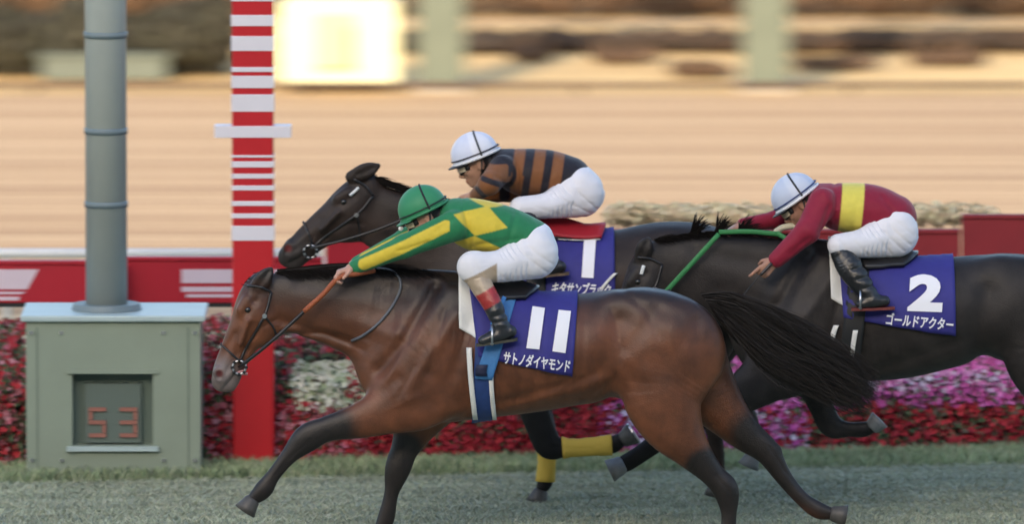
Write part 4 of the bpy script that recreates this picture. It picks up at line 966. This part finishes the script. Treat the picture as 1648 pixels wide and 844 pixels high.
hair('tail', r1, [[(1232, 385), (1280, 400), (1330, 440), (1380, 500)], [(1238, 405), (1275, 440), (1310, 480), (1350, 540)]], 500, Y1, length=(.5, 1), width=.007, wob=.05)
ZC1 = z_at(466, Y1)
wc1 = wrap(F1, 'saddle_cloth', M['numcloth'], r1, (820, 988), ((835, 480), (990, 492)), .014, ZC1, 36, 22, ripple=.0035)
wrap(F1, 'saddle', M['leather'], r1, (838, 950), ((862, 390), (920, 386)), .034, ZC1, 12, 12, thick=.02)
wrap(F1, 'saddle_pad', M['redpad'], r1, (850, 975), ((866, 370), (968, 364)), .042, ZC1, 12, 10, thick=.014)
wrap(F1, 'pad_edge', M['whitepad'], r1, (856, 972), ((870, 374), (966, 368)), .028, ZC1, 12, 10, thick=.008)
bar_decal(F1, 'number_print', M['print'], wc1, ((940, 384), (959, 385), (955, 448), (936, 447)), PO)
text_decal(F1, 'name_print', M['print'], wc1, 'キタサンブラック', (886, 474), (94, 4), (5, -21), PO, .028)
wrap(F1, 'girth', M['dark'], r1, (850, 880), ((842, 580), (876, 580)), .020, ZC1, 8, 36, full=True, thick=.004)
vstrip(F1, 'cloth_edge', M['whitepad'], r1, (991, 440), (968, 466), 3, 3, .026, 6)
C1 = bridle(F1, hh1, r1)
strap(F1, 'browband_plate', M['whitepad'], r1, [(563, 315), (570, 309), (577, 302)], .008, .01)
cord('rein', M['leather'], r1, [(500, 400, Y1 - .1), (560, 385, Y1 - .13), (620, 365, Y1 - .14), (700, 332, Y1 - .13), (757, 316, Y1 - .12)], .008)

# ------------------------------------------------------------------ jockeys
class JF(Field):
    def __init__(s, box, Y, h=.0048): 
        x0, _, z0 = P(box[0], box[3], Y); x1, _, z1 = P(box[2], box[1], Y)
        super().__init__(float(x0), float(x1), float(z0), float(z1), Y, .46, h)
def frame2(fwd):
    f = np.array([fwd[0], 0, -fwd[1]], float); f /= np.linalg.norm(f); u = np.array([-f[2], 0, f[0]])
    if u[2] < 0: u = -u
    return f, u
def hand(F, wrist, tgt, side_sg, curl=1.0, point=False, roll=False):
    """palm, five fingers; wrist and knuckle are world points"""
    w = np.array(wrist); d = np.array(tgt) - w; d /= np.linalg.norm(d)
    lat = np.array([0, 1.0, 0]); n = np.cross(d, lat); n /= np.linalg.norm(n)
    if n[2] > 0: n = -n                       # palm side faces down
    if roll: n = np.array([0, 1.0, 0]) - d * d[1]; n /= np.linalg.norm(n)
    lat = np.cross(n, d)
    if roll and lat[2] > 0: lat = -lat
    kn = w + d * .085
    F.cap(w - d * .02, w + d * .02, .026, .027, .012)
    for o in (-.026, -.009, .009, .026): F.cap(w + lat * o * .6 + d * .01, kn + lat * o, .015, .0125, .008)
    lens = [(.036, .024, .020), (.040, .026, .021), (.037, .025, .020), (.030, .019, .017)]
    for i, o in enumerate((-.029, -.0095, .0095, .028)):
        p = kn + lat * o; a = .55 * curl + .12 * i
        if point and i == 0: ang = [.15, .3, .4]
        else: ang = [a, a + 1.1 * curl, a + 1.9 * curl]
        for L, g, r in zip(lens[i], ang, (.0105, .0095, .0085)):
            q = p + (d * math.cos(g) + n * math.sin(g)) * L; F.cap(p, q, r + .0008, r, .003); p = q
    tb = w + d * .03 - lat * .03 + n * .006
    t1 = tb + (d * .75 - lat * .45 + n * .45) / 1 * .034; t2 = t1 + (d * .8 + n * .5 + lat * .1) * .028
    F.cap(tb, t1, .014, .011, .008); F.cap(t1, t2, .011, .009, .003)
def jockey(Y, box, J, label, root_px):
    root = empty('person', (float(P(root_px[0], root_px[1], Y)[0]), Y, float(P(*root_px, Y)[2])), label, 'jockey', 'jockeys riding the race')
    hf, hu = frame2(J['fwd']); hc = np.array([float(v) for v in P(*J['head'], Y)])
    lat = np.array([0, 1.0, 0])
    at = lambda a, u, l=0: hc + hf * a + hu * u + lat * l
    # --- body
    B = JF(box, Y)
    B.ell(at(0, .015), (.098, .078, .105), hf, hu, .01)
    B.ell(at(.032, -.062), (.066, .056, .062), hf, hu, .03)
    B.ell(at(.062, -.108), (.030, .030, .024), hf, hu, .02)            # chin
    B.cap(at(.092, .0), at(.116, -.042), .009, .014, .012); B.ell(at(.105, -.05), (.014, .017, .010), hf, hu, .006)   # nose
    B.ell(at(.082, .018), (.022, .05, .012), hf, hu, .015)             # brow
    for sg in (-1, 1):
        B.ell(at(.100, -.006, sg * .032), (.020, .018, .012), hf, hu, .012, sub=True)
        B.ell(at(.078, -.006, sg * .032), (.013, .013, .011), hf, hu, .004)
        B.ell(at(.062, -.035, sg * .045), (.025, .020, .022), hf, hu, .02)   # cheekbone
        B.ell(at(-.008, -.018, sg * .079), (.019, .010, .030), hf, hu, .008); B.ell(at(-.004, -.016, sg * .090), (.010, .007, .017), hf, hu, .006, sub=True)
    B.ell(at(.091, -.080), (.014, .024, .007), hf, hu, .006); B.ell(at(.088, -.092), (.013, .021, .007), hf, hu, .006)
    B.cap(at(.106, -.086, -.02), at(.106, -.086, .02), .002, .002, .004, sub=True)
    nb = B.pt((*J['neck'], 0)); B.cap(at(-.025, -.05), nb, .054, .062, .03)
    tor = J['torso']; B.path([(p[0], p[1], p[2] - 4, p[3] - .015) for p in tor], .03)
    B.path([(*J['hip'][:2], J['hip'][2] - 5, .15)], .04)
    for key in ('arm_n', 'arm_f'):
        a = J[key]; pts = [B.pt(q[:3]) for q in a]
        for i in range(len(pts) - 1): B.cap(pts[i], pts[i + 1], a[i][3] * PXM * .72, a[i + 1][3] * PXM * .72, .02)
        if key + '_hand' in J: t = B.pt(J[key + '_hand'])
        else: t = pts[-1] + (pts[-1] - pts[-2])
        hand(B, pts[-1] + (t - pts[-1]) * .05, t, -1, J.get('curl', 1.0), J.get('point') == key, J.get('point') == key)
    for key, sg in (('thigh', -1), ('thigh', 1)):
        B.path([(p[0], p[1], p[2] - 4, p[3] - .012, p[4] * -sg) for p in J['thigh']], .03)
        B.path([(p[0], p[1], p[2] - 3, p[3] - .010, p[4] * -sg) for p in J['shin']], .03)
    skin = np.array(J.get('skin', (.42, .23, .15))) * 1.35
    def sc(qx, qy, yl, v):
        c = np.tile(skin, (len(qx), 1)); r = v - hc; a = r @ hf; u = r @ hu; l = np.abs(r[:, 1])
        hairm = (a < .0) & (u > -.075) & (np.hypot(a, u) < .16) & ~((l > .07) & (a > -.032))
        c[hairm] = (.012, .010, .010)
        brow = (a > .085) & (np.abs(u - .02) < .006) & (l > .012) & (l < .05); c[brow] = (.02, .015, .012)
        lip = (a > .085) & (np.abs(u + .086) < .012) & (l < .024); c[lip] = skin * np.array([.8, .5, .5])
        eye = (a > .078) & (np.abs(u + .006) < .008) & (np.abs(l - .032) < .014); c[eye] = (.05, .04, .035)
        return c
    link('body', B.mesh('body', sc), root, M['skin'])
    # --- jersey
    T = JF(box, Y)
    T.path(tor, .02, infl=.004)
    T.path([(*J['neck'], 16, .065)], .04)
    for key in ('arm_n', 'arm_f'):
        a = J[key]; pts = [T.pt(q[:3]) for q in a]
        for i in range(len(pts) - 1):
            T.cap(pts[i], pts[i + 1], a[i][3] * PXM, a[i + 1][3] * PXM, .022)
    T.cap(at(-.01, -.03), at(.05, -.09), .085, .07, .01, sub=True)      # neckline
    T.relief(J.get('folds', []))
    link('jersey', T.mesh('jersey', J['jersey_col']), root, M['cloth'])
    # --- breeches
    Q = JF(box, Y)
    hp = J['hip']; Q.path([J['waist'], (hp[0], hp[1], hp[2], .175)], .02)
    for sg in (1, -1): Q.path([(p[0], p[1], p[2], p[3], p[4] * sg) for p in J['thigh']], .03)
    if 'cuff' in J:
        for sg in (1, -1): Q.path([(p[0], p[1], p[2], p[3], p[4] * sg) for p in J['cuff']], .02)
    Q.relief([(a, b * .8, c * .55) for a, b, c in J.get('pfolds', [])])
    link('breeches', Q.mesh('breeches', J['breech_col']), root, M['breech'])
    # --- boots
    for sg in (1, -1):
        Z = JF(box, Y)
        Z.path([(p[0], p[1], p[2], p[3], p[4] * sg) for p in J['shin']], .02)
        Z.path([(p[0], p[1], p[2], p[3], p[4] * sg) for p in J['foot']], .02)
        Z.relief(J.get('bfolds', []))
        bo = link('boot', Z.mesh('boot', J['boot_col']), root, M['boot'])
        if sg == 1 or True:
            s0, s1 = J['sole']; yl = J['foot'][0][4] * sg
            a = Vector(Z.pt((*s0, yl))); b = Vector(Z.pt((*s1, yl))); mid = (a + b) / 2; d = (b - a)
            mb = MB()
            prof = [(-.0, .022), (.15, .036), (.45, .042), (.7, .030), (.9, .034), (1, .024)]
            up = Vector((0, 0, 1)); v = []; 
            for t, w_ in prof:
                c = a + d * t
                v += [c + Vector((0, -w_, .006)), c + Vector((0, w_, .006)), c + Vector((0, w_, -.008)), c + Vector((0, -w_, -.008))]
            f = [(0, 1, 2, 3), tuple(len(v) - 4 + q for q in (3, 2, 1, 0))]
            for i in range(len(prof) - 1):
                for k in range(4): f.append((i * 4 + k, i * 4 + (k + 1) % 4, i * 4 + 4 + (k + 1) % 4, i * 4 + 4 + k))
            mb.add(v, f).build('sole', J['sole_mat'], bo)
    # --- helmet
    HC = at(-.002, .048); rf, rl, ru = .130, .108, .118
    vs = []; fs = []; nu, nv = 48, 22; cc = []
    for j in range(nv + 1):
        ph = math.pi / 2 - j / nv * (math.pi / 2 + .22)
        for i in range(nu):
            th = 2 * math.pi * i / nu
            r = math.cos(ph); e = 1.0
            a_ = rf * r * math.cos(th) * (1 + .03 * math.cos(th)); l_ = rl * r * math.sin(th); u_ = ru * math.sin(ph) * (1 + .006 * math.sin(i * .8))
            seam = 1 - .010 * (abs(math.sin(3 * th)) < .08)
            vs.append(HC + hf * a_ * seam + lat * l_ * seam + hu * u_); 
            k = 1.0; cap = J['cap']; col = cap[0] if (int((th + .52) / (math.pi / 3)) % 2 == 0 or len(cap) == 1) else cap[1]
            cc.append(col)
    for j in range(nv):
        for i in range(nu): fs.append((j * nu + i, (j + 1) * nu + i, (j + 1) * nu + (i + 1) % nu, j * nu + (i + 1) % nu))
    hm = solid(link('helmet', mesh_np('helmet', vs, fs, True, np.array(cc)), root, M['cap']), .008)
    def loop(name, mat_, u_, rad, grow=.0, par=hm, tilt=0, thick=.006, arc=(0, 2 * math.pi)):
        ph = math.asin(max(-1, min(1, u_ / ru))); pts = []
        for th in np.linspace(*arc, 41):
            r = math.cos(ph); c_ = HC + hf * ((rf * 1.03 + grow) * r * math.cos(th)) + lat * ((rl + grow) * r * math.sin(th)) + hu * (u_ + tilt * math.cos(th)); pts.append(Vector(c_))
        return MB().tube(pts, rad, 6).build(name, mat_, par, True)
    loop('rim', mat_solid(J['rimcol'][0]), -.022, .0085, .006)
    loop('rim_band', mat_solid(J['rimcol'][1]), .000, .0045, .005)
    pts = []
    for th in np.linspace(-.35, math.pi + .35, 33):                       # goggle strap over the crown
        pts.append(Vector(HC - hf * .035 + lat * ((rl * .97 + .005) * math.cos(th)) + hu * ((ru * .965 + .005) * math.sin(th))))
    MB().tube(pts, .0055, 6).build('strap', M['dark'], hm, True)
    # chin strap and peak
    for sg in (-1, 1):
        MB().tube([Vector(at(-.03, .02, sg * .095)), Vector(at(.0, -.06, sg * .078)), Vector(at(.045, -.125, sg * .03)), Vector(at(.05, -.132, 0))], .005, 6).build('chin_strap', M['dark'], hm, True)
    vs = []; fs = []
    for j in range(4):
        for i in range(13):
            th = (i / 12 - .5) * 2.0; g = j / 3 * .042 * math.cos(th * .75)
            vs.append(HC + hf * ((rf + g) * math.cos(th)) + lat * ((rl + g * .5) * math.sin(th)) + hu * (-.022 - .010 * j / 3))
    for j in range(3):
        for i in range(12): fs.append((j * 13 + i, j * 13 + i + 1, (j + 1) * 13 + i + 1, (j + 1) * 13 + i))
    solid(link('peak', mesh_np('peak', vs, fs), hm, mat_solid(J['peakcol'])), .005)
    # goggles
    vs = []; fs = []
    for j in range(5):
        for i in range(15):
            th = (i / 14 - .5) * 2.3; rr = 1 + .0 * j
            vs.append(at(.012, .0) + hf * (.102 * math.cos(th)) + lat * (.082 * math.sin(th)) + hu * (-.028 + .011 * j - .010 * math.cos(th * 2.7) * (j < 2)))
    for j in range(4):
        for i in range(14): fs.append((j * 15 + i, j * 15 + i + 1, (j + 1) * 15 + i + 1, (j + 1) * 15 + i))
    gg = solid(link('goggles', mesh_np('goggles', vs, fs), root, M['dark']), .012)
    vs = []; fs = []
    for j in range(3):
        for i in range(13):
            th = (i / 12 - .5) * 1.9
            vs.append(at(.012, .0) + hf * (.1125 * math.cos(th)) + lat * (.0925 * math.sin(th)) + hu * (-.022 + .0135 * j))
    for j in range(2):
        for i in range(12): fs.append((j * 13 + i, j * 13 + i + 1, (j + 1) * 13 + i + 1, (j + 1) * 13 + i))
    link('lens', mesh_np('lens', vs, fs), gg, M['lens'])
    # stirrup
    for sg in (1, -1):
        yl = J['foot'][0][4] * sg; c = Vector(B.pt((*J['stirrup'], yl)))
        pts = [c + Vector((0, math.sin(t) * .062, math.cos(t) * .062 + .02)) for t in np.linspace(-2.2, 2.2, 17)]
        mb = MB().tube(pts, .006, 6); mb.tube([pts[0], pts[-1]], .009, 6)
        J['_st'].append((mb, pts[8]))
    return root, B
_ms = {}
def mat_solid(c, rough=.5):
    k = tuple(c)
    if k not in _ms: _ms[k] = mat('plain_%d' % len(_ms), c, rough)
    return _ms[k]
WH = (.78, .78, .80); SILKW = np.array((.76, .75, .79))
def const(c): return lambda qx, qy, yl, v: np.tile(np.array(c, float), (len(qx), 1))

# jockey on horse 11: green with yellow diamonds
GR = (.022, .19, .075); YE = (.66, .50, .05)
D = [[(730, 344), (785, 333), (817, 366), (764, 379)], [(722, 395), (764, 379), (808, 401), (790, 414), (745, 413)], [(742, 318), (795, 318), (828, 333), (785, 336)]]
def col_j11(qx, qy, yl, v):
    c = np.tile(np.array(GR), (len(qx), 1)); arm = (qx < 722)
    for d in D: c[inpoly(qx, qy, d) & ~arm] = YE
    s_ = seg(qx, qy, (586, 424), (718, 362)) < 9.5; c[s_ & (qx < 724)] = YE
    return c
def bc_j11(qx, qy, yl, v):
    c = np.tile(SILKW, (len(qx), 1)); t = (qx - 745) * .45 + (qy - 430) * .9; c[(t > 16) & (qx < 800)] = (.40, .31, .22); return c
def boot_j11(qx, qy, yl, v):
    c = np.tile(np.array((.016, .018, .022)), (len(qx), 1)); t = (qx - 765) * .5 + (qy - 440) * .87
    c[t < 54] = (.32, .02, .02); c[t < 28] = (.40, .31, .22); return c
J11 = dict(head=(686, 347), fwd=(-.90, .43), neck=(722, 352), skin=(.40, .22, .16),
    torso=[(735, 350, 30, .15), (765, 362, 41, .185), (812, 373, 40, .175), (852, 388, 36, .16)],
    hip=(860, 409, 40), waist=(864, 384, 27, .165),
    arm_n=[(730, 364, -.15, 25), (650, 397, -.22, 18.5), (572, 430, -.15, 12)], arm_f=[(738, 352, .15, 25), (655, 385, .20, 18), (576, 424, .08, 12)],
    arm_n_hand=(536, 441, -.17), arm_f_hand=(544, 434, .05),
    thigh=[(858, 411, 39, .10, -.10), (808, 428, 27, .080, -.19), (762, 431, 25, .062, -.25)],
    cuff=[(762, 430, 25, .062, -.25), (772, 448, 20, .055, -.26)],
    shin=[(762, 436, 20, .052, -.25), (776, 462, 18, .050, -.28), (792, 490, 16, .046, -.31), (806, 522, 14, .040, -.33)],
    foot=[(822, 534, 10, .032, -.33), (800, 541, 12, .038, -.335), (778, 549, 9, .034, -.34)], sole=((766, 556), (833, 546)), sole_mat=mat_solid((.05, .048, .035), .7), stirrup=(792, 548), _st=[],
    folds=[([(745, 330), (760, 400)], 4, -.005), ([(700, 372), (735, 350)], 4, -.004), ([(830, 350), (815, 400)], 5, -.005), ([(770, 395), (840, 385)], 4, -.004), ([(690, 388), (640, 402)], 3, -.004), ([(800, 340), (790, 405)], 6, .003)],
    pfolds=[([(880, 440), (835, 405)], 3, -.006), ([(890, 428), (850, 398)], 3, -.005), ([(820, 452), (790, 430)], 3, -.004), ([(778, 448), (762, 418)], 4, -.004), ([(870, 448), (800, 445)], 4, -.003)],
    bfolds=[([(795, 505), (815, 500)], 3, -.004), ([(792, 515), (816, 512)], 3, -.004), ([(790, 498), (808, 490)], 3, .003)],
    jersey_col=col_j11, breech_col=bc_j11, boot_col=boot_j11, cap=[(.035, .24, .11)], rimcol=[(.035, .22, .10), (.01, .03, .02)], peakcol=(.03, .2, .09))
j11, _B = jockey(Y11, (510, 285, 920, 575), J11, 'jockey in green silks with yellow diamonds and green helmet', (800, 440))
for mb, tp in J11['_st']: mb.build('stirrup', M['steel'], r11, True)
for sg in (1, -1):
    a = F11.pt((812, 478, -.27 * sg)); b = J11['_st'][0 if sg == 1 else 1][1]
    MB().tube([Vector(a), b], .012, 8, flat=.4).build('stirrup_leather', M['blueL'], r11, True)
MB().tube([V(645, 368, Y11 - .035), V(645, 368, Y11 - .050)], .014, 12).build('peak_button', M['whitepaint'], j11, True)

# jockey on horse 2: maroon with yellow hoop
MR = (.25, .012, .035); YH = (.70, .60, .10)
def col_j2(qx, qy, yl, v):
    c = np.tile(np.array(MR), (len(qx), 1)); x0 = 1357 - (qy - 296) * .10; c[(qx > x0) & (qx < x0 + 36) & (qx > 1340)] = YH; return c
J2 = dict(head=(1287, 326), fwd=(-.81, .58), neck=(1318, 324), skin=(.30, .16, .11),
    torso=[(1322, 322, 26, .15), (1350, 333, 38, .185), (1400, 338, 41, .175), (1438, 350, 37, .16)],
    hip=(1440, 374, 40), waist=(1444, 352, 26, .165),
    arm_n=[(1324, 326, -.15, 24), (1300, 372, -.25, 20), (1250, 418, -.24, 14)], arm_f=[(1318, 326, .15, 22), (1250, 354, .16, 15), (1196, 362, .08, 11)],
    arm_n_hand=(1218, 447, -.26), arm_f_hand=(1158, 378, .0), point='arm_n', curl=1.05,
    thigh=[(1438, 376, 40, .10, -.10), (1392, 391, 25, .080, -.19), (1350, 395, 19, .060, -.25)],
    shin=[(1352, 408, 16, .060, -.25), (1368, 432, 21, .058, -.29), (1388, 460, 18, .050, -.32), (1404, 482, 13, .040, -.335)],
    foot=[(1424, 485, 9, .032, -.335), (1404, 487, 11, .038, -.34), (1384, 490, 8, .034, -.345)], sole=((1370, 498), (1440, 496)), sole_mat=mat_solid((.16, .03, .025), .6), stirrup=(1384, 490), _st=[],
    folds=[([(1335, 330), (1318, 372)], 4, -.006), ([(1345, 300), (1345, 370)], 4, -.005), ([(1420, 320), (1440, 345)], 5, -.004), ([(1300, 380), (1270, 405)], 4, -.004), ([(1380, 330), (1372, 370)], 5, -.003), ([(1325, 310), (1345, 340)], 6, .004)],
    pfolds=[([(1420, 372), (1455, 405)], 2.6, -.007), ([(1432, 366), (1466, 396)], 2.6, -.006), ([(1405, 376), (1435, 410)], 2.6, -.006), ([(1372, 385), (1395, 408)], 3, -.004), ([(1445, 358), (1470, 380)], 3, -.004), ([(1350, 385), (1362, 400)], 3, -.004)],
    bfolds=[([(1372, 430), (1392, 425)], 3, -.005), ([(1380, 445), (1400, 440)], 3, -.005), ([(1388, 460), (1408, 455)], 3, -.005), ([(1368, 420), (1385, 415)], 3, .003)],
    jersey_col=col_j2, breech_col=const(SILKW), boot_col=const((.014, .015, .017)), cap=[(.58, .63, .74), (.50, .56, .70)], rimcol=[(.75, .77, .8), (.02, .04, .15)], peakcol=(.02, .02, .025))
j2, B2 = jockey(Y2, (1120, 262, 1505, 520), J2, 'jockey in maroon silks with one yellow hoop and pale cap', (1400, 400))
for mb, tp in J2['_st']: mb.build('stirrup', M['steel'], r2, True)
wp = empty('riding_whip', V(1226, 440, Y2 - .27), 'thin dark whip held low by the jockey in maroon', 'whip')
cord('shaft', M['dark'], wp, [(1226, 440, Y2 - .29), (1206, 464, Y2 - .30), (1183, 492, Y2 - .31)], .0042)
cord('handle', M['leather'], wp, [(1242, 424, Y2 - .28), (1224, 443, Y2 - .29)], .009)
cord('flap', M['leather'], wp, [(1183, 492, Y2 - .31), (1172, 506, Y2 - .312)], .007)

# jockey on horse 1: black and brown hoops
BL = (.016, .014, .02); BR = (.22, .085, .030)
def col_j1(qx, qy, yl, v):
    c = np.tile(np.array(BL), (len(qx), 1)); x = qx + (qy - 240) * .16
    for a, b in ((829, 847), (862, 880), (893, 911)): c[(x > a) & (x < b)] = BR
    c[(qx > 818) & (x < 850) & (qy > 282)] = BR
    arm = qx < 818
    c[arm & (qy > 262)] = BR
    d = seg(qx, qy, (778, 282), (816, 296)); c[(d < 4.5) & (qx < 822)] = BL
    d = seg(qx, qy, (768, 300), (782, 316)); c[(d < 4)] = BL
    d = seg(qx, qy, (812, 300), (812, 325)); c[(d < 9)] = BL
    d = np.abs(np.hypot(qx - 803, qy - 280) - 25); c[(d < 3.5) & (qx > 805) & (qy > 258)] = BL
    return c
J1 = dict(head=(769, 260), fwd=(-.93, .36), neck=(803, 262), skin=(.32, .18, .12),
    torso=[(812, 266, 26, .15), (840, 277, 38, .185), (880, 281, 40, .175), (916, 288, 36, .16)],
    hip=(935, 310, 40), waist=(934, 288, 24, .165),
    arm_n=[(808, 272, -.15, 23), (788, 296, -.30, 18), (766, 314, -.16, 11)], arm_f=[(812, 272, .15, 22), (820, 308, .22, 17), (776, 318, .12, 11)],
    arm_n_hand=(748, 316, -.10), arm_f_hand=(752, 318, .06),
    thigh=[(932, 312, 40, .10, -.10), (885, 330, 23, .080, -.19), (838, 335, 19, .060, -.25)],
    shin=[(838, 342, 18, .052, -.25), (855, 370, 18, .050, -.29), (872, 400, 16, .046, -.31), (886, 422, 14, .040, -.33)],
    foot=[(902, 430, 10, .032, -.33), (884, 436, 11, .038, -.335), (862, 440, 8, .034, -.34)], sole=((852, 446), (916, 440)), sole_mat=mat_solid((.12, .08, .05), .7), stirrup=(872, 440), _st=[],
    folds=[([(830, 250), (838, 310)], 4, -.006), ([(895, 262), (880, 300)], 5, -.004), ([(855, 260), (850, 310)], 5, .003), ([(798, 282), (810, 290)], 4, -.006)],
    pfolds=[([(930, 310), (962, 340)], 2.6, -.006), ([(900, 318), (950, 345)], 2.6, -.005), ([(862, 330), (900, 345)], 3, -.003)],
    jersey_col=col_j1, breech_col=const(SILKW), boot_col=const((.014, .015, .017)), cap=[(.74, .76, .84), (.62, .66, .80)], rimcol=[(.75, .77, .8), (.02, .02, .03)], peakcol=(.015, .015, .02))
j1, _ = jockey(Y1, (725, 190, 1000, 465), J1, 'jockey in black and brown hooped silks with white cap and goggles', (880, 345))
for mb, tp in J1['_st']: mb.build('stirrup', M['steel'], r1, True)
